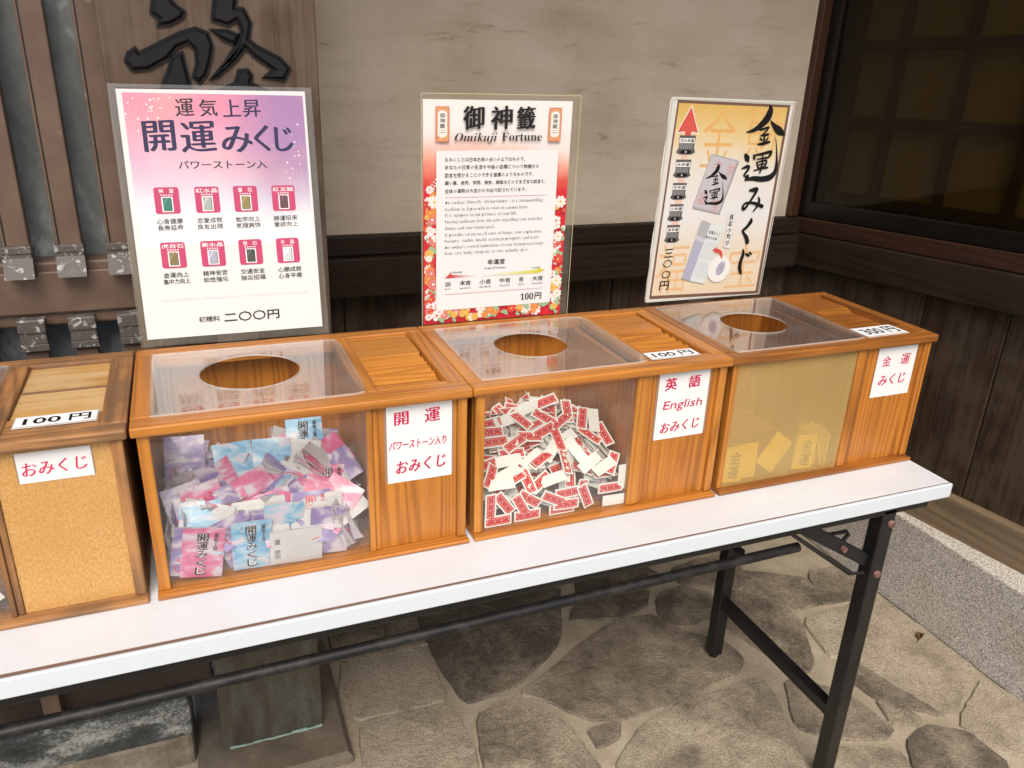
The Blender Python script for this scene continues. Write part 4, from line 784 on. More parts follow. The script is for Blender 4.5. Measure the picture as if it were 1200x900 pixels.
def draw2(m):
    m.rect(-134, 0.8, 125.5, 374.5, M_p2, 0.5)
    rr = random.Random(5)
    def deco(x0, x1, y0, y1, n):
        for k in range(n):
            r = rr.uniform(6, 12); x = rr.uniform(x0 + 2, x1 - 2); y = rr.uniform(y0, y1)
            if x - r < -134 or x + r > 125.5 or y - r < 1.0: r = max(3.5, min(x + 133, 125 - x, y - 1.5))
            c = rr.choice(((FW, FY, 8), (FW, FC, 7), (FC, FW, 10), (FY, FO, 12), (FR, FY, 6), (FO, FY, 8), (FW, FR, 5)))
            if rr.random() < 0.35: m.disc(x, y, r * .75, FG, 8, r * 0.4, rr.uniform(0, 3)); m.disc(x + r * .4, y - r * .3, r * .6, FG, 8, r * 0.35, rr.uniform(0, 3))
            else: flower(m, x, y, r, *c)
    deco(-131, -112, 20, 236, 62); deco(103, 124, 20, 150, 40); deco(-129, 122, 7, 27, 62); deco(103, 123, 150, 215, 7)
    for y, n in ((236, 4), (243, 3), (232, 3)):
        for k in range(n): m.disc(-120 + 3 * k, y + 4 * k, 1.4, FW, 6)
    m.rrect(-113, 26, 102.5, 296.3, 3, PANEL)
    for ch, x, x2 in (('御', -67.5, -33.2), ('神', -20.2, 15.8), ('籤', 25, 56.5)): m.text(ch, x, 328.5, x2, 364.5, M_ink, bold=0.0, nib=(0.030, -0.006, 0), rise=0.07, res=3)
    m.text(serif('Omikuji', True), -82.2, 307.0, -9.5, 324.0, M_ink, bold=-0.004, res=3); m.text(serif('Fortune'), -1.0, 311.0, 70.3, 324.4, M_ink, bold=-0.004, res=3)
    for x in (-103.2, 93.0):
        m.rect(x - 11, 310, x + 11.5, 364.3, flat((0.58, 0.20, 0.11), 0.5)); m.rect(x - 9.5, 311.5, x + 10, 362.8, flat((0.68, 0.32, 0.15), 0.5))
        for k in range(5): m.disc(x + rr.uniform(-9, 9), rr.choice((rr.uniform(312, 322), rr.uniform(350, 362))), rr.uniform(1, 2.4), rr.choice((FO, FR, FY, FC)), 6)
        m.poly([(x - 7.5, 321), (x - 4, 317), (x + 4.5, 317), (x + 8, 321), (x + 8, 354), (x + 4.5, 358), (x - 4, 358), (x - 7.5, 354)], FW)
        m.vtext('御神籤', x - 4, 330.5, x + 4.3, 354.5, M_ink, nib=(0.015, 0.012, 0)); m.rect(x - 5, 327.6, x + 5.5, 328.0, GREYINK); m.text('OMIKUJI', x - 5, 323.0, x + 5.5, 325.2, M_ink, bold=0.01)
    jp = (('おみくじとは日本古来の占いのようなもので、', 41.6, 278.4, 285.4), ('あなたの日常の生活や今後の目標について神様から', 67.5, 266.0, 273.2), ('助言を授かることのできる道標のようなものです。', 58, 253.2, 260.4), ('願い事、商売、学問、病気、縁談などのさまざまな助言と、', 81.8, 240.8, 247.8), ('全体の運勢は大吉から大凶で記されています。', 46.6, 227.8, 234.8))
    z0 = m.lay
    for tx, x1, y0, y1 in jp:
        m.lay = z0; m.text(tx, -98.6, y0, x1, y1, GREYINK, nib=(0.010, 0.010, 0), res=1)
    m.rect(-98.5, 220.4, 86, 221.1, LINEC)
    en = ((('An ', 0), ('omikuji', 1), (' (literally "divine lottery") is a fortunetelling', 0), 78.4, 208.3), (('tradition in Japan with its roots in ancient times.', 0), 51.8, 197.0), (('It is signpost on the pathway of your life,', 0), 30.5, 187.0), (('bearing guidance from the gods regarding your everyday', 0), 78.9, 176.3), (('doings and your future goals.', 0), -8.1, 165.2), (('It provides advice on all sorts of things: your aspirations,', 0), 80.2, 153.8), (('business, studies, health, marriage prospects, and more.', 0), 74.2, 143.4), (('An ', 0), ("omikuji's", 1), (' overall indications of your fortune can range', 0), 82.7, 132.8), (('from very lucky (', 0), ('daikichi', 1), (') to very unlucky (', 0), ('kyo', 1), (')', 0), 54.2, 122.2))
    for row in en:
        m.lay = z0; tx = ''.join(serif(a, bool(b_)) for a, b_ in row[:-2]); m.text(tx, -98.3, row[-1], row[-2], row[-1] + 7.6, GREYINK, bold=-0.022, res=1)
    m.text('幸運度', -20.8, 103.0, 11.8, 112.4, GREYINK, nib=(0.014, 0.014, 0)); m.text(serif('Scale of Fortune'), -25.5, 95.0, 13.7, 99.0, M_ink, bold=-0.005, res=1)
    m.text(serif('Unlucky'), -87.5, 90.6, -66, 94.6, M_ink, res=1); m.text(serif('Lucky'), 64, 90.6, 80, 94.6, M_ink, res=1)
    def wedge(x0, y0, x1, y1, xt, c0):
        N = 14
        for k in range(N):
            a, b_ = k / N, (k + 1) / N; f = (k + .5) / N
            col = [c0[i] * (1 - f) + 0.76 * f for i in range(3)]
            X0, X1 = x0 + (x1 - x0) * a, x0 + (x1 - x0) * b_
            m.poly([(X0, y0), (X1, y0), (X1, y0 + (y1 - y0) * (1 - b_ * 0.55)), (X0, y0 + (y1 - y0) * (1 - a * 0.55))], flat(col, 0.5))
    wedge(-86, 83.2, -42, 88.8, 0, (0.55, 0.04, 0.04)); m.poly([(-98.4, 83.2), (-86, 83.2), (-86, 93.5)], flat((0.56, 0.04, 0.04), 0.5))
    wedge(76, 82.6, -30, 89.2, 0, (0.62, 0.58, 0.02)); m.poly([(88.6, 87.5), (76, 82.6), (76, 92.6)], flat((0.63, 0.58, 0.02), 0.5))
    for ch, en_, x0, x1 in (('凶', 'Kyo', -96.4, -87.6), ('末吉', 'Sue Kichi', -70.9, -51.0), ('小吉', 'Sho Kichi', -34.6, -13.5), ('中吉', 'Chu Kichi', 2.9, 23), ('吉', 'Kichi', 39.8, 48.2), ('大吉', 'Dai Kichi', 65.2, 85.6)):
        m.text(ch, x0, 69.0, x1, 77.4, M_ink, nib=(0.014, 0.014, 0)); m.text(serif(en_), x0 - (1 if len(ch) == 1 else 0), 62.6, x1 + (1 if len(ch) == 1 else 0), 65.6, GREYINK, bold=-0.01, res=1)
    m.rect(-98.1, 54.2, 84.8, 54.9, LINEC)
    m.text(serif('100'), 44, 34.6, 68.5, 46.6, M_ink, res=3); m.text('円', 71.5, 34.4, 84.2, 46.4, M_ink, nib=(0.014, 0.014, 0))
def film2(f, z):
    f.rect(-138, 0, 138, 384, M_film, z)
    for r in ((-138, 0, -134.2, 384), (125.7, 0, 138, 384), (-134.2, 0, 125.7, 0.6), (-134.2, 374.7, 125.7, 384)): f.rect(*r, M_filmborder, 0.3)
    for r in ((-138.4, 0, -137.6, 384), (137.4, 0, 138.4, 384), (-138, 383.4, 138, 384.4)): f.rect(*r, flat((0.55, 0.48, 0.28), 0.4), z + 0.1)
poster('laminated poster bordered in red flowers with an English explanation of the fortunes', (-0.7372, 0.410, 0.9485), -0.0142, -0.0191, -0.0031, 0.2755, 0.384, film2, draw2)

M_p3 = cloudpaper('gold_burst_print', [(0.08, (0.72, 0.60, 0.44)), (0.30, (0.72, 0.65, 0.54)), (0.42, (0.72, 0.71, 0.71)), (0.66, (0.72, 0.69, 0.63)), (0.80, (0.72, 0.55, 0.27)), (0.95, (0.66, 0.43, 0.12))], 2.6, [])
BR = flat((0.165, 0.085, 0.060), 0.5); ORS = flat((0.72, 0.46, 0.24), 0.5); ORG = flat((0.72, 0.40, 0.13), 0.5); SLV = flat((0.42, 0.41, 0.44), 0.4); DKG = flat((0.10, 0.095, 0.095), 0.5)
def kin_un(m, sx=1.0, ox=0.0, oy=0.0, mat=None, keys=('KIN', 'UN')):
    for k in keys:
        for st in BRUSH[k]: m.brush([tuple(p) for p in st], mat or M_ink, sx, sx, ox, oy, sx * 1.22)
def draw3(m):
    m.rect(-136.8, 0, 137.8, 376, flat((0.70, 0.68, 0.62), 0.5), 0.4)
    m.poly([(-124.5, 371.4), (129.5, 369.5), (136, -0.5 + 1), (-128.7, 5.0)], BR); m.poly([(-120.9, 366.2), (123.5, 364.8), (129.0, 6.2), (-124.2, 11.4)], M_p3)
    # faint seal characters and a burst of rays
    m.text('金', -60, 255, 14, 360, ORG, bold=-0.01); m.text('財', 40, 270, 118, 362, ORG, bold=-0.01); m.text('福', -120, 14, -52, 112, ORS, bold=-0.005); m.text('宝', 46, 16, 124, 104, ORS, bold=-0.005)
    zr = m.up(); RAY = flat((0.80, 0.76, 0.66), 0.5); rr = random.Random(2)
    for k in range(40):
        a = 6.2832 * k / 40 + rr.uniform(-.05, .05); L = rr.uniform(55, 92); da = rr.uniform(0.008, 0.022); cx, cyy = -16, 218
        m.poly([(cx + 20 * math.cos(a - da), cyy + 20 * math.sin(a - da)), (cx + L * math.cos(a), cyy + L * math.sin(a)), (cx + 20 * math.cos(a + da), cyy + 20 * math.sin(a + da))], RAY, zr)
    m.rect(-101, 118, -86, 300, flat((0.74, 0.50, 0.42), 0.5))
    m.poly([(-93.5, 364), (-119.5, 314), (-101.5, 316.5), (-101.5, 306), (-84.5, 306), (-84.5, 316.5), (-68.5, 313.5)], WHITE); m.poly([(-93.5, 360.5), (-116.5, 316.2), (-100, 318.3), (-100, 308), (-86, 308), (-86, 318.3), (-71.5, 315.8)], flat((0.63, 0.09, 0.07), 0.5))
    for tx, cx, y0, h, w_ in (('超大金運', -92.5, 277.5, 34, 21), ('大金運', -94, 236, 33, 19.5), ('中金運', -95, 196, 31, 18), ('小金運', -95.5, 156, 32, 17.5), ('末金運', -96, 115, 34, 17)):
        m.poly([(cx - w_ * .85, y0 + h), (cx + w_ * .85, y0 + h), (cx + w_ * .8, y0 + h * .35), (cx + w_, y0 + h * .12), (cx + w_ * .6, y0), (cx - w_ * .6, y0), (cx - w_, y0 + h * .12), (cx - w_ * .8, y0 + h * .35)], DKG)
        m.rect(cx - w_ * .78, y0 + h * .60, cx + w_ * .78, y0 + h * .86, WHITE); m.text(tx, cx - w_ * .7, y0 + h * .635, cx + w_ * .7, y0 + h * .825, M_ink, bold=0.02)
        for k in range(7): m.rect(cx - w_ * .7 + w_ * .2 * k, y0 + h * .30, cx - w_ * .62 + w_ * .2 * k, y0 + h * .55, flat((0.36, 0.35, 0.34), 0.5))
        m.disc(cx, y0 + h * .15, w_ * .62, M_ink, 14, h * .11); m.disc(cx, y0 + h * .15, w_ * .12, SLV, 6)
    for ch, y0, y1 in (('三', 86.5, 102.5), ('〇', 66.5, 81.5), ('〇', 45, 60), ('円', 21.5, 39.5)): m.text(ch, -108.5 + (0.5 if ch != '円' else -0.5), y0, -88.0, y1, M_ink, nib=(0.014, 0.014, 0), rise=0.03)
    # the silver packet
    pk = [(-35.2, 279.9), (29.2, 267.5), (3.5, 167.7), (-60.5, 180.5)]; cx = sum(p[0] for p in pk) / 4; cyy = sum(p[1] for p in pk) / 4
    m.poly([(p[0] + 2, p[1] - 2) for p in pk], flat((0.30, 0.28, 0.29), 0.5)); m.poly(pk, flat((0.40, 0.37, 0.40), 0.4)); m.poly([(cx + (p[0] - cx) * .93, cyy + (p[1] - cyy) * .95) for p in pk], flat((0.52, 0.50, 0.53), 0.4))
    PK = flat((0.62, 0.22, 0.24), 0.5)
    m.text('金', -30, 246, -10, 268, PK, slant=0.24, bold=-0.01); m.text('財', 2, 236, 22, 262, PK, slant=0.24, bold=-0.01); m.text('福', -54, 186, -36, 210, PK, slant=0.24, bold=-0.01); m.text('宝', -18, 174, 0, 196, PK, slant=0.24, bold=-0.01)
    kin_un(m, 0.55, -60.5, 59.5)
    kin_un(m); kin_un(m, keys=('MI', 'KU', 'JI'))
    m.poly([(26.5, 171), (41.5, 169.5), (42.2, 99), (27.5, 101.5)], flat((0.62, 0.56, 0.54), 0.5)); m.poly([(27.3, 170), (40.7, 168.6), (41.4, 100), (28.3, 102.3)], WHITE); m.vtext('縁起小判付', 30.2, 103.5, 38.8, 167.5, M_ink, nib=(0.025, 0.02, 0))
    # the open slip and its lucky coin
    m.poly([(-34, 157.6), (-12.5, 150), (-41, 37), (-61, 43)], flat((0.40, 0.40, 0.52), 0.5)); m.poly([(-34, 157.6), (-12.5, 150), (-20, 120), (-41, 128)], flat((0.42, 0.42, 0.45), 0.5)); m.poly([(-41, 128), (-20, 120), (-22, 112), (-43, 119)], flat((0.55, 0.54, 0.62), 0.5))
    m.poly([(-12.5, 150), (22, 142), (-5, 29.5), (-41, 37)], flat((0.66, 0.71, 0.71), 0.5))
    m.text('金運みくじ', -14, 130, 14, 137, M_ink, rise=-0.2, nib=(0.03, 0.02)); m.text('開きの仕様', -19, 121, 8, 127, M_ink, rise=-0.2, nib=(0.03, 0.02))
    for k in range(7): m.poly([(-16 + 4.4 * k, 116 - k), (-14.9 + 4.4 * k, 116 - k), (-24 + 4.4 * k, 82 - k), (-25 + 4.4 * k, 82 - k)], flat((0.42, 0.45, 0.47), 0.5)); m.poly([(-26 + 4.4 * k, 76 - k), (-25.0 + 4.4 * k, 76 - k), (-33 + 4.4 * k, 46 - k), (-34 + 4.4 * k, 46 - k)], flat((0.42, 0.45, 0.47), 0.5))
    m.disc(25, 58, 27, flat((0.79, 0.77, 0.74), 0.5), 28); m.disc(27.5, 58, 22, WHITE, 28); m.disc(28.5, 59.5, 14.5, flat((0.33, 0.31, 0.42), 0.5), 20, 9.5, 1.2); m.disc(29, 60.5, 12.5, flat((0.44, 0.42, 0.52), 0.5), 20, 8, 1.2); m.text('小判', 25, 53, 33, 67, flat((0.16, 0.15, 0.22), 0.5))
    m.brush([(27, 80, 3), (22, 92, 6), (10, 97, 7)], flat((0.62, 0.06, 0.05), 0.5)); m.poly([(1, 97), (11, 103.5), (11, 90)], flat((0.62, 0.06, 0.05), 0.5))
def film3(f, z):
    f.rect(-136.8, 0, 137.8, 376, M_film, z)
    for r in ((-137.4, 0, -133.5, 376), (136.6, 0, 138.2, 376), (-137, 374.5, 138, 376.5), (-137, -0.5, 138, 1)): f.rect(*r, flat((0.66, 0.64, 0.58), 0.3), z + 0.1)
    e = [(-137.2, 0)]; rr = random.Random(4)
    for k in range(24): e.append((-137.8 - rr.uniform(0, 2.2), 376 * (k + .5) / 24))
    f.poly(e + [(-137.2, 376)], flat((0.74, 0.73, 0.69), 0.4), 0.5)
poster('gold and white laminated poster with big black brush writing and a red arrow', (-0.2925, 0.413, 0.9560), 0.0307, -0.0337, 0.0159, 0.2756, 0.3762, film3, draw3)
# ------------------------------------------------------------------ what the boxes hold
RP = flat((0.56, 0.025, 0.028), 0.6, 0.2); CRM = flat((0.74, 0.66, 0.52), 0.55); SLIPW = flat((0.76, 0.755, 0.70), 0.6); DKI = flat((0.10, 0.02, 0.02), 0.6)
def curved(mb, L, Wd, th, bend, mat, n=6):
    """a thin sheet with thickness, arched along its length"""
    vs = []; fs = []
    for i in range(n + 1):
        x = L * (i / n - 0.5); z = bend * (1 - (2 * i / n - 1) ** 2)
        vs += [(x, -Wd / 2, z), (x, Wd / 2, z), (x, Wd / 2, z - th), (x, -Wd / 2, z - th)]
    for i in range(n):
        a, b = 4 * i, 4 * i + 4
        for k in range(4): fs.append([a + k, b + k, b + (k + 1) % 4, a + (k + 1) % 4])
    fs += [[0, 1, 2, 3], [4 * n + 3, 4 * n + 2, 4 * n + 1, 4 * n]]; mb.add(vs, fs, mat)
def slip_mesh(kind, bend):
    mb = MB(); L, Wd = 0.045, 0.0185; curved(mb, L, Wd, 0.0009, bend, SLIPW)
    zf = lambda x: bend * (1 - (2 * x / L) ** 2) + 0.00012
    def strip(x0, x1, y0, y1, mat, dz=0.0, n=6):
        xs = [x0 + (x1 - x0) * i / n for i in range(n + 1)]
        mb.add([(x, y, zf(x) + dz) for x in xs for y in (y0, y1)], [[2 * i, 2 * i + 2, 2 * i + 3, 2 * i + 1] for i in range(n)], mat)
    if kind in 'rf':
        strip(-L / 2 + .0026, L / 2 - .0026, -Wd / 2 + .0026, Wd / 2 - .0026, RP)
        for i in range(10):
            for j in range(3):
                x = -L / 2 + .0048 + i * 0.00393; y = (-1 + j) * 0.0043
                z = zf(x) + 0.00012; r = 0.00085
                if j == 1 and kind == 'r': mb.add([(x - r * 1.1, y - r, z), (x + r * 1.1, y - r, z), (x + r * .9, y + r, z), (x - r * .9, y + r, z)], [[0, 1, 2, 3]], DKI if i % 3 else CRM)
                else: mb.add([(x - r, y, z), (x, y - r, z), (x + r, y, z), (x, y + r, z)], [[0, 1, 2, 3]], CRM)
    if kind == 'f':
        for x in (-.012, 0.0, .012):
            z = zf(x) + .0003; mb.add([(x + .0045 * math.cos(6.283 * k / 10) * (1 - .35 * (k % 2)), .0045 * math.sin(6.283 * k / 10) * (1 - .35 * (k % 2)), z) for k in range(10)], [list(range(10))], CRM)
    return mb.mesh('fortune_slip')
def cloud_mat(name, c0, c1):
    q = NT(name); co = q.vm('ADD', q.coord(), q.vm('SCALE', (1, 1, 1))); 
    sv = q.n('ShaderNodeVectorMath', operation='SCALE'); sv.inputs[0].default_value = (5, 3, 2); q.set(sv.inputs[3], q.rnd())
    co = q.vm('ADD', q.coord(), sv.outputs[0]); co = q.vm('MULTIPLY', co, (1.0, 1.9, 1.0))
    n = q.noise(co, 30, 3, 0.5, 0.5); c = q.ramp(n, [(0.42, c0), (0.52, c1), (0.62, (0.55, 0.49, 0.56))])
    cr = q.noise(q.coord(), 90, 3, 0.6, 1.0)
    return q.done(q.pbr(c, 0.32, q.bump(cr, 0.0016, 0.6), coat=0.35))
PMAT = dict(p=cloud_mat('pink_cloud_packet', (0.54, 0.09, 0.22), (0.58, 0.20, 0.33)), u=cloud_mat('purple_cloud_packet', (0.21, 0.15, 0.36), (0.31, 0.245, 0.45)), b=cloud_mat('blue_cloud_packet', (0.13, 0.34, 0.54), (0.28, 0.48, 0.61)))
PW = flat((0.50, 0.49, 0.49), 0.35); PEDGE = flat((0.42, 0.38, 0.41), 0.35)
def packet_mesh(kind, seed, curl=False):
    mb = MB(); rr = random.Random(seed); L, Hh = (0.054, 0.074) if kind != 'w' else (0.072, 0.052); nx, ny = 6, 7; th = 0.0026
    ph = rr.uniform(0, 6)
    cl = (0.0, 0.0, 0.010, -0.008)[seed % 4] if curl else 0.0
    def z(u, v): return th * (1 - (2 * u - 1) ** 4) * (1 - (2 * v - 1) ** 4) * .5 + (0.0016 if curl else 0.0006) * math.sin(9 * u + ph) * math.sin(7 * v + ph) + cl * ((u - .5) ** 2 + (v - .5) * (u - .5)) * 2
    front = [(L * (i / nx - .5), Hh * (j / ny - .5), z(i / nx, j / ny)) for j in range(ny + 1) for i in range(nx + 1)]
    back = [(x, y, -0.0012 - 0.3 * zz) for x, y, zz in front]
    q = lambda i, j: j * (nx + 1) + i
    F = [[q(i, j), q(i + 1, j), q(i + 1, j + 1), q(i, j + 1)] for j in range(ny) for i in range(nx)]
    fm = PW if kind == 'w' else PMAT[kind]; bm_ = PMAT['p'] if kind == 'w' else PW
    mb.add(front, F, fm, True); mb.add(back, [f[::-1] for f in F], bm_, True)
    ring = [q(i, 0) for i in range(nx)] + [q(nx, j) for j in range(ny)] + [q(i, ny) for i in range(nx, 0, -1)] + [q(0, j) for j in range(ny, 0, -1)]
    n = len(ring); mb.add([front[i] for i in ring] + [back[i] for i in ring], [[k, n + k, n + (k + 1) % n, (k + 1) % n] for k in range(n)], PEDGE)
    mb.lay = th * .5 + 0.0006
    if curl: mb.lay += 0.0016
    if kind == 'w' and not curl:
        mb.text('運', -.030, .006, -.022, .014, DKG, nib=(.03, .03)); mb.text('招福', -.030, -.016, -.022, -.002, DKG, rot=90)
        for k in range(6): mb.rect(-.016, .018 - .006 * k, .030 - .004 * (k % 3), .0186 - .006 * k, flat((0.52, 0.50, 0.48), 0.5))
    elif kind != 'w':
        ink = {'p': M_ink, 'u': flat((0.55, 0.05, 0.09), 0.5), 'b': M_ink}[kind]
        if not curl and seed % 7 == (ord(kind) % 7): mb.vtext('開運みくじ', -.0085, -.033, .0055, .031, flat((0.80, 0.78, 0.80), 0.4), bold=0.055)
        if not curl and seed % 7 == (ord(kind) % 7): mb.vtext('開運みくじ', -.0085, -.033, .0055, .031, ink, bold=0.006, nib=(.02, .02)); mb.vtext('運気上昇', .012, .004, .018, .031, ink, nib=(.02, .02))
        elif seed % 3 == 0: mb.vtext('くじ', -.02, -.03, -.008, -.005, ink, nib=(.02, .02))
    return mb.mesh('fortune_packet')
GOLD = NT('yellow_packet'); _n = GOLD.noise(GOLD.coord(), 60, 3, 0.5); GOLDM = GOLD.done(GOLD.pbr((0.82, 0.62, 0.025), 0.35, GOLD.bump(_n, 0.0015, 0.5), coat=0.3))
def gold_mesh(txt):
    mb = MB(); curved(mb, 0.046, 0.066, 0.002, 0.001, GOLDM); mb.lay = 0.0014
    if txt: mb.vtext('金運', -.011, -.028, .013, .026, flat((0.07, 0.045, 0.012), 0.5), nib=(.02, .02))
    return mb.mesh('gold_packet')
SM = {k: [slip_mesh(k, b_) for b_ in (0.0006, 0.0018, -0.0012)] for k in 'rwf'}
PMC = {k: [packet_mesh(k, i + 1, True) for i in range(5)] for k in 'puwb'}
PM = {k: [packet_mesh(k, i * 3 + ord(k)) for i in range(2)] for k in 'puwb'}
GM = [gold_mesh(True), gold_mesh(False)]
def put(name, me, P, d, n, label, cat, group):
    d = Vector(d).normalized(); n = Vector(n); n = (n - d * n.dot(d)).normalized(); y = n.cross(d)
    M = Matrix((d, y, n)).transposed().to_4x4(); M.translation = Vector(P)
    o = bpy.data.objects.new(name, me); COL.objects.link(o); o.matrix_world = M
    return tag(o, label, cat, group)
def inside(M3, P, hx, hy, bx, pad=0.0016, ymin=0.1145):
    for sx in (-1, 1):
        for sy in (-1, 1):
            q = P + M3 @ Vector((sx * hx, sy * hy, 0))
            if q.x < bx[0] + pad or q.x > bx[1] - pad or q.y < ymin + pad or q.y > 0.377 - pad or q.z < 0.7072 + pad: return False
    return True
def fit_in(P, d, n, hx, hy, bx):
    """slide a card until it lies inside its box"""
    d = Vector(d).normalized(); n = Vector(n); n = (n - d * n.dot(d)).normalized(); M3 = Matrix((d, n.cross(d), n)).transposed(); P = Vector(P)
    for _ in range(3):
        qs = [P + M3 @ Vector((sx * hx, sy * hy, 0)) for sx in (-1, 1) for sy in (-1, 1)]
        P.x += max(0, bx[0] + .0015 - min(q.x for q in qs)) - max(0, max(q.x for q in qs) - bx[1] + .0015)
        P.y += max(0, 0.1153 - min(q.y for q in qs)) - max(0, max(q.y for q in qs) - 0.376)
        P.z += max(0, 0.7083 - min(q.z for q in qs))
    return P
GS = 'paper slips heaped in the English box'; GP = 'plastic packets heaped in the kaiun box'
BX3 = (X3 + 0.0165, X3 + 0.279); BX2 = (X2 + 0.0165, X2 + 0.2995); BX4 = (X4 + 0.0165, X4 + 0.278); BX1 = (X1 + 0.0165, X1 + 0.288)
def lerp(T, x):
    if x <= T[0][0]: return T[0][1]
    for (a, u), (b_, v) in zip(T, T[1:]):
        if x <= b_: return u + (v - u) * (x - a) / (b_ - a)
    return T[-1][1]
C3 = ((-.865, .798), (-.81, .818), (-.77, .836), (-.73, .850), (-.695, .858), (-.66, .836), (-.63, .814), (-.605, .790))
C2 = ((-1.31, .826), (-1.255, .824), (-1.245, .816), (-1.165, .810), (-1.14, .818), (-1.125, .830), (-1.083, .826), (-1.07, .805), (-1.05, .785), (-1.035, .750))
def S3(x, y): c = lerp(C3, x); return .757 + (c - .757) * (y - .122) / .128 if y < .25 else c - .45 * (y - .25)
def S2(x, y): c = lerp(C2, x); return .762 + (c - .762) * (y - .122) / .118 if y < .24 else c - .40 * (y - .24)
L3 = {0: 'leftmost red patterned slip in the bottom row of the English box', 1: 'red patterned slip second from left in the bottom row of the English box', 2: 'red patterned slip third in the bottom row of the English box', 3: 'red patterned slip standing upright against the left post of the English box, lower one',
      4: 'red slip leaning steeply beside the upright slip at the lower left glass', 5: 'red slip sloping down to the right above the bottom row of the English box', 6: 'red slip sloping gently at mid width above the bottom row of the English box', 7: 'tall red slip standing nearly upright against the glass right of centre in the English box',
      8: 'red slip lying level against the glass at lower right of the English box', 9: 'white backed slip lying level in the lower right corner of the English box', 10: 'red slip standing at the left post above the lower upright one in the English box', 18: 'long blank white slip slanting up to the right in the English box',
      21: 'red slip tilting downward at the middle of the heap in the English box', 22: 'red slip with three cream flowers hanging at the middle of the heap', 25: 'topmost red slip on the peak of the heap in the English box', 27: 'narrow red slip standing up behind the right slope of the heap', 28: 'small red slip standing upright on the right slope of the heap', 29: 'blank white slip poking up at the right slope of the heap', 30: 'red slip sloping down on the right shoulder of the heap'}
rs = random.Random(21)
FN = Vector((0, -0.62, 1)).normalized()
GENR = 'red patterned paper slip lying tilted within the heap of the English box'; GENW = 'white backed paper slip lying tilted within the heap of the English box'; GENF = 'cream flowered red slip on the heap of the English box'
for i, (x, y, z, dx, dy, dz, gl, k) in enumerate(SLIPS):
    d = Vector((dx, dy, dz)); n = Vector((rs.uniform(-.04, .04), -1, rs.uniform(0, .08))) if gl else (FN + Vector((rs.uniform(-.35, .35), rs.uniform(-.7, .0), rs.uniform(-.2, .2))))
    P = fit_in(Vector((x, y, z)) + (Vector() if gl else FN * 0.004), d, n, .0225, .0093, BX3)
    if gl: P.y = 0.1160 + 0.0013 * (i % 3)
    put('fortune_slip', SM[k][0 if gl else rs.randrange(3)], P, d, n, L3.get(i, {'r': GENR, 'w': GENW, 'f': GENF}[k]), 'paper slip', GS)
def scatter(S, bx, count, hx, hy, lo, hi, pick, fn, ymax=0.36, tilt=0.6, ymin=0.1145):
    done = 0; tries = 0
    while done < count and tries < count * 60:
        tries += 1
        x = rs.uniform(bx[0] + .01, bx[1] - .01); y = rs.uniform(0.119, ymax); z = S(x, y) - rs.uniform(lo, hi)
        d = Vector((rs.gauss(0, 1), rs.gauss(0, 1), rs.gauss(0, .35))).normalized(); n = (Vector((0, -0.5, 1)) + Vector((rs.gauss(0, tilt), rs.gauss(0, tilt), 0))).normalized()
        n = (n - d * n.dot(d)).normalized(); M3 = Matrix((d, n.cross(d), n)).transposed(); P = Vector((x, y, z))
        if not inside(M3, P, hx, hy, bx, 0.0016, ymin): continue
        fn(P, d, n); done += 1
def stack(C, d, n, count, gap, hx, hy, bx, fn, drift=0.03):
    C = Vector(C); d = Vector(d).normalized(); n = Vector(n).normalized()
    for i in range(count):
        P = C + n * gap * (i - count / 2) + d * rs.uniform(-.005, .005) + d.cross(n) * rs.uniform(-.003, .003)
        d2_ = (d + Vector((rs.gauss(0, drift), rs.gauss(0, drift), rs.gauss(0, drift)))); n2 = n + Vector((rs.gauss(0, drift), rs.gauss(0, drift), rs.gauss(0, drift)))
        fn(fit_in(P, d2_, n2, hx, hy, bx), d2_, n2)
def slip_fn(P, d, n):
    k = 'r' if rs.random() < 0.66 else 'w'
    put('fortune_slip', SM[k][rs.randrange(3)], P, d, n, GENR if k == 'r' else GENW, 'paper slip', GS)
scatter(S3, BX3, 120, .0225, .0093, 0.004, 0.016, None, slip_fn, 0.36, 0.6, 0.121)
GENE = 'thin paper slip seen edge on in a fanned bundle in the English box'
def edge_fn(P, d, n): put('fortune_slip', SM['rw'[rs.randrange(2)]][rs.randrange(3)], P, d, n, GENE, 'paper slip', GS)
stack((-0.672, 0.212, 0.806), (0.55, -0.45, -0.62), (0.75, 0.15, 0.55), 13, 0.0032, .0225, .0093, BX3, edge_fn)
stack((-0.640, 0.180, 0.782), (0.55, -0.40, -0.65), (0.80, 0.1, 0.5), 11, 0.0030, .0225, .0093, BX3, edge_fn)
stack((-0.835, 0.178, 0.783), (1, -0.1, -0.12), (0.1, -0.35, 0.93), 12, 0.0026, .0225, .0093, BX3, edge_fn)
stack((-0.745, 0.215, 0.815), (0.9, 0.1, 0.35), (-0.4, -0.3, 0.85), 9, 0.0026, .0225, .0093, BX3, edge_fn, 0.06)
stack((-0.770, 0.165, 0.778), (0.95, -0.2, 0.1), (0.2, -0.5, 0.85), 9, 0.0026, .0225, .0093, BX3, edge_fn, 0.06)
stack((-0.800, 0.200, 0.800), (1, -0.25, 0.25), (-0.2, -0.4, 0.9), 10, 0.0026, .0225, .0093, BX3, edge_fn)
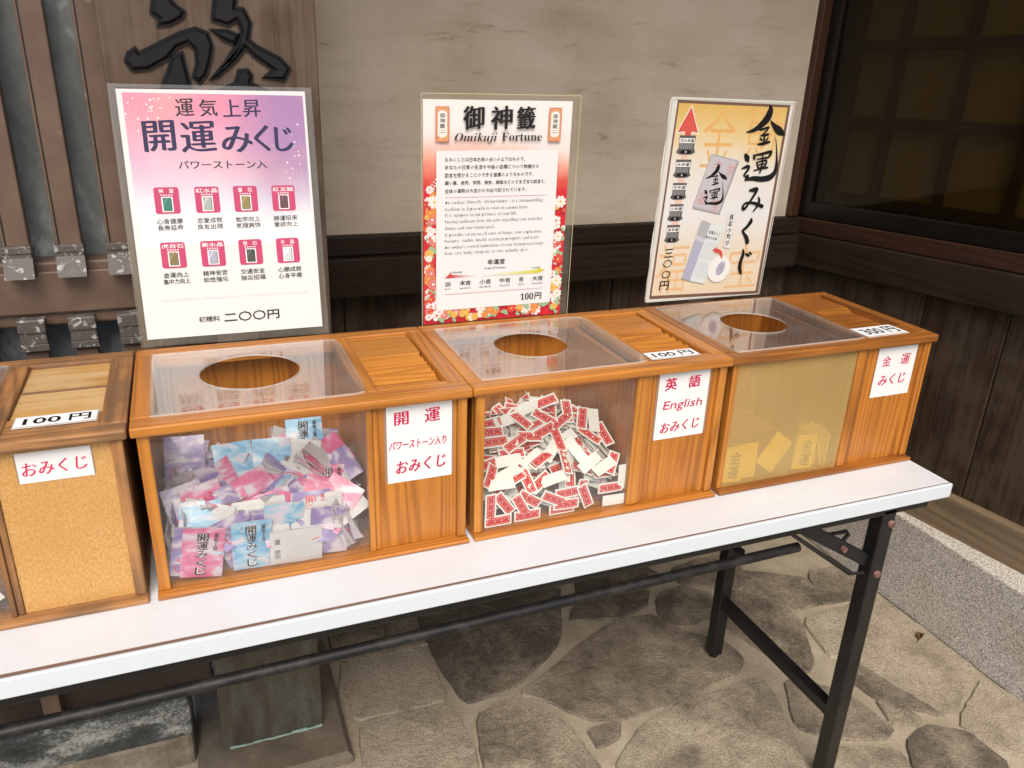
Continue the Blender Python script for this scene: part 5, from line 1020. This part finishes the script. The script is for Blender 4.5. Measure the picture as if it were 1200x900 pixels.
def heap(name, label, S, bx, count, hx, hy, meshes, ymax, group):
    bm = MB()
    def fn(P, d, n):
        me = rs.choice(meshes); M = Matrix((d, n.cross(d), n)).transposed().to_4x4(); M.translation = P
        for p in me.polygons: pass
        bm.add([M @ v.co for v in me.vertices], [list(p.vertices) for p in me.polygons], None)
        bm.m[-len(me.polygons):] = [me.materials[p.material_index] for p in me.polygons]
    scatter(S, bx, count, hx, hy, 0.012, 0.05, None, fn, ymax, 0.25)
    tag(bm.build(name), label, 'paper slips', None, 'stuff')
heap('slip_heap', 'deeper mass of paper slips under the top ones in the English box', S3, BX3, 170, .0225, .0093, [SM['r'][0], SM['w'][1]], 0.37, None)
# packets
L2_ = {0: 'purple cloud packet standing in the lower left corner of the kaiun box', 1: 'pink cloud packet with black writing standing upright at the front of the kaiun box', 2: 'tilted purple cloud packet right of the upright pink one', 3: 'light blue cloud packet standing at the front glass beside the white one',
       4: 'white backed packet with small print lying along the front glass', 5: 'purple packet standing at the right of the white backed one', 6: 'small pink packet slanting upward in the middle of the heap', 7: 'white packet with two dark characters behind the slanting pink one', 8: 'purple packet with red writing right of the middle of the heap',
       11: 'pink packet with dark writing high at the right of the heap', 12: 'purple packet slanting steeply at the centre of the heap', 15: 'white packet standing at the top of the heap', 16: 'blue packet standing topmost at the back of the heap', 19: 'blue packet standing upright behind the middle of the heap', 20: 'blue packet lying flat at the upper left of the heap', 21: 'dull purple packet leaning on the back wall at upper left'}
GENP = dict(p='pink cloud packet lying crumpled within the heap of the kaiun box', u='purple cloud packet lying crumpled within the heap of the kaiun box', b='blue cloud packet lying crumpled within the heap of the kaiun box', w='white backed packet lying crumpled within the heap of the kaiun box')
FN2 = Vector((0, -0.55, 1)).normalized()
HS = {'p': (.027, .037), 'u': (.027, .037), 'b': (.027, .037), 'w': (.036, .026)}
YF = {1: .1175, 3: .1215, 4: .1170, 0: .1225, 5: .124, 2: .128, 31: .130, 32: .134}
for i, (x, y, z, dx, dy, dz, gl, k) in enumerate(PACKS):
    d = Vector((dx, dy, dz)); n = Vector((0, -1, 0.04)) if gl else (FN2 + Vector((rs.uniform(-.3, .3), rs.uniform(-1.3, -.3), rs.uniform(-.2, .1))))
    h = HS[k]; P = fit_in(Vector((x, y, z)) + (Vector() if gl else FN2 * 0.003), d, n, h[0], h[1], BX2)
    if gl: P.y = YF.get(i, 0.128)
    put('fortune_packet', PM[k][0 if i in (1, 3, 4, 8, 11, 16, 7) else 1], P, d, n, L2_.get(i, GENP[k]), 'packet', GP)
def pack_fn(P, d, n):
    k = rs.choice('ppppuuuuubbw'); put('fortune_packet', PMC[k][rs.randrange(5)], P, d, n * (1 if rs.random() < 0.7 else -1), GENP[k], 'packet', GP)
scatter(S2, BX2, 95, .030, .040, 0.004, 0.024, None, pack_fn, 0.35, 0.55, 0.1325)
GENQ = 'clear edged packet seen edge on in a pressed bundle in the kaiun box'
def pedge_fn(P, d, n): k = rs.choice('puuwbw'); put('fortune_packet', PMC[k][rs.randrange(5)], P, d, n, GENQ, 'packet', GP)
stack((-1.237, 0.190, 0.798), (1, 0.08, 0.05), (0.05, -0.30, 0.95), 14, 0.0032, .027, .037, BX2, pedge_fn, 0.06)
stack((-1.292, 0.165, 0.768), (0.1, 0.9, 0.15), (0.95, -0.2, 0.1), 6, 0.0035, .027, .037, BX2, pedge_fn, 0.06)
stack((-1.068, 0.150, 0.752), (0.25, 0.9, 0.1), (0.90, -0.35, 0.30), 8, 0.0040, .027, .037, BX2, pedge_fn, 0.06)
stack((-1.20, 0.165, 0.775), (0.9, 0.3, -0.2), (0.3, -0.45, 0.85), 7, 0.0034, .027, .037, BX2, pedge_fn, 0.08)
stack((-1.14, 0.225, 0.812), (0.8, -0.3, -0.3), (0.35, -0.1, 0.9), 8, 0.0036, .027, .037, BX2, pedge_fn, 0.08)
stack((-1.285, 0.235, 0.800), (0.4, 0.9, 0.1), (-0.75, 0.3, 0.6), 8, 0.0036, .027, .037, BX2, pedge_fn, 0.08)
stack((-1.17, 0.195, 0.792), (0.75, 0.5, 0.3), (-0.4, -0.1, 0.9), 8, 0.0036, .027, .037, BX2, pedge_fn, 0.08)
stack((-1.088, 0.215, 0.812), (0.5, -0.3, -0.5), (0.6, -0.2, 0.75), 9, 0.0042, .027, .037, BX2, pedge_fn, 0.08)
heap('packet_heap', 'deeper mass of plastic packets under the top ones in the kaiun box', S2, BX2, 70, .027, .037, [PM['p'][0], PM['u'][0], PM['w'][0]], 0.36, None)
# gold packets
GG = 'yellow packets in the cloudy box'
for i, lb in enumerate(('yellow packet standing in the middle left behind the cloudy pane', 'yellow packet tilted with one corner up behind the cloudy pane', 'yellow packet with dark writing at the right behind the cloudy pane', 'yellow packet with dark writing at the lower left behind the cloudy pane')):
    x, y, z, dx, dy, dz, gl, k = GOLDP[i]; h = (.023, .033); d = Vector((dx, 0, dz)); n = (0, -1, 0.06)
    P = fit_in((x, y, z), d, n, h[0], h[1], BX4); P.y = (.126, .122, .1205, .1195)[i]
    put('gold_packet', GM[0 if i > 1 else 1], P, d, n, lb, 'packet', GG)
stack((-0.196, 0.150, 0.738), (0.15, 1.0, 0.0), (1, -0.15, 0.1), 8, 0.0050, .023, .0225, BX4, lambda P, d, n: put('gold_packet', GM[1], P, d, n, 'yellow packet seen edge on at the right behind the cloudy pane', 'packet', GG), 0.08)
# slips in the old box
for i in range(16):
    x = rs.uniform(-1.56, -1.522); z = 0.722 + 0.0042 * i; a = rs.uniform(-1.2, 1.2); d = Vector((math.cos(a), 0.0, math.sin(a))); n = Vector((rs.uniform(-.1, .1), -1, rs.uniform(0, .5)))
    P = fit_in((x, 0.119 + 0.0016 * (i % 6), z), d, n, .0225, .0093, BX1); put('fortune_slip', SM['rw'[i % 2]][0], P, d, n, 'paper slip behind the pane of the old weathered box at the left edge', 'paper slip', 'paper slips in the old box')
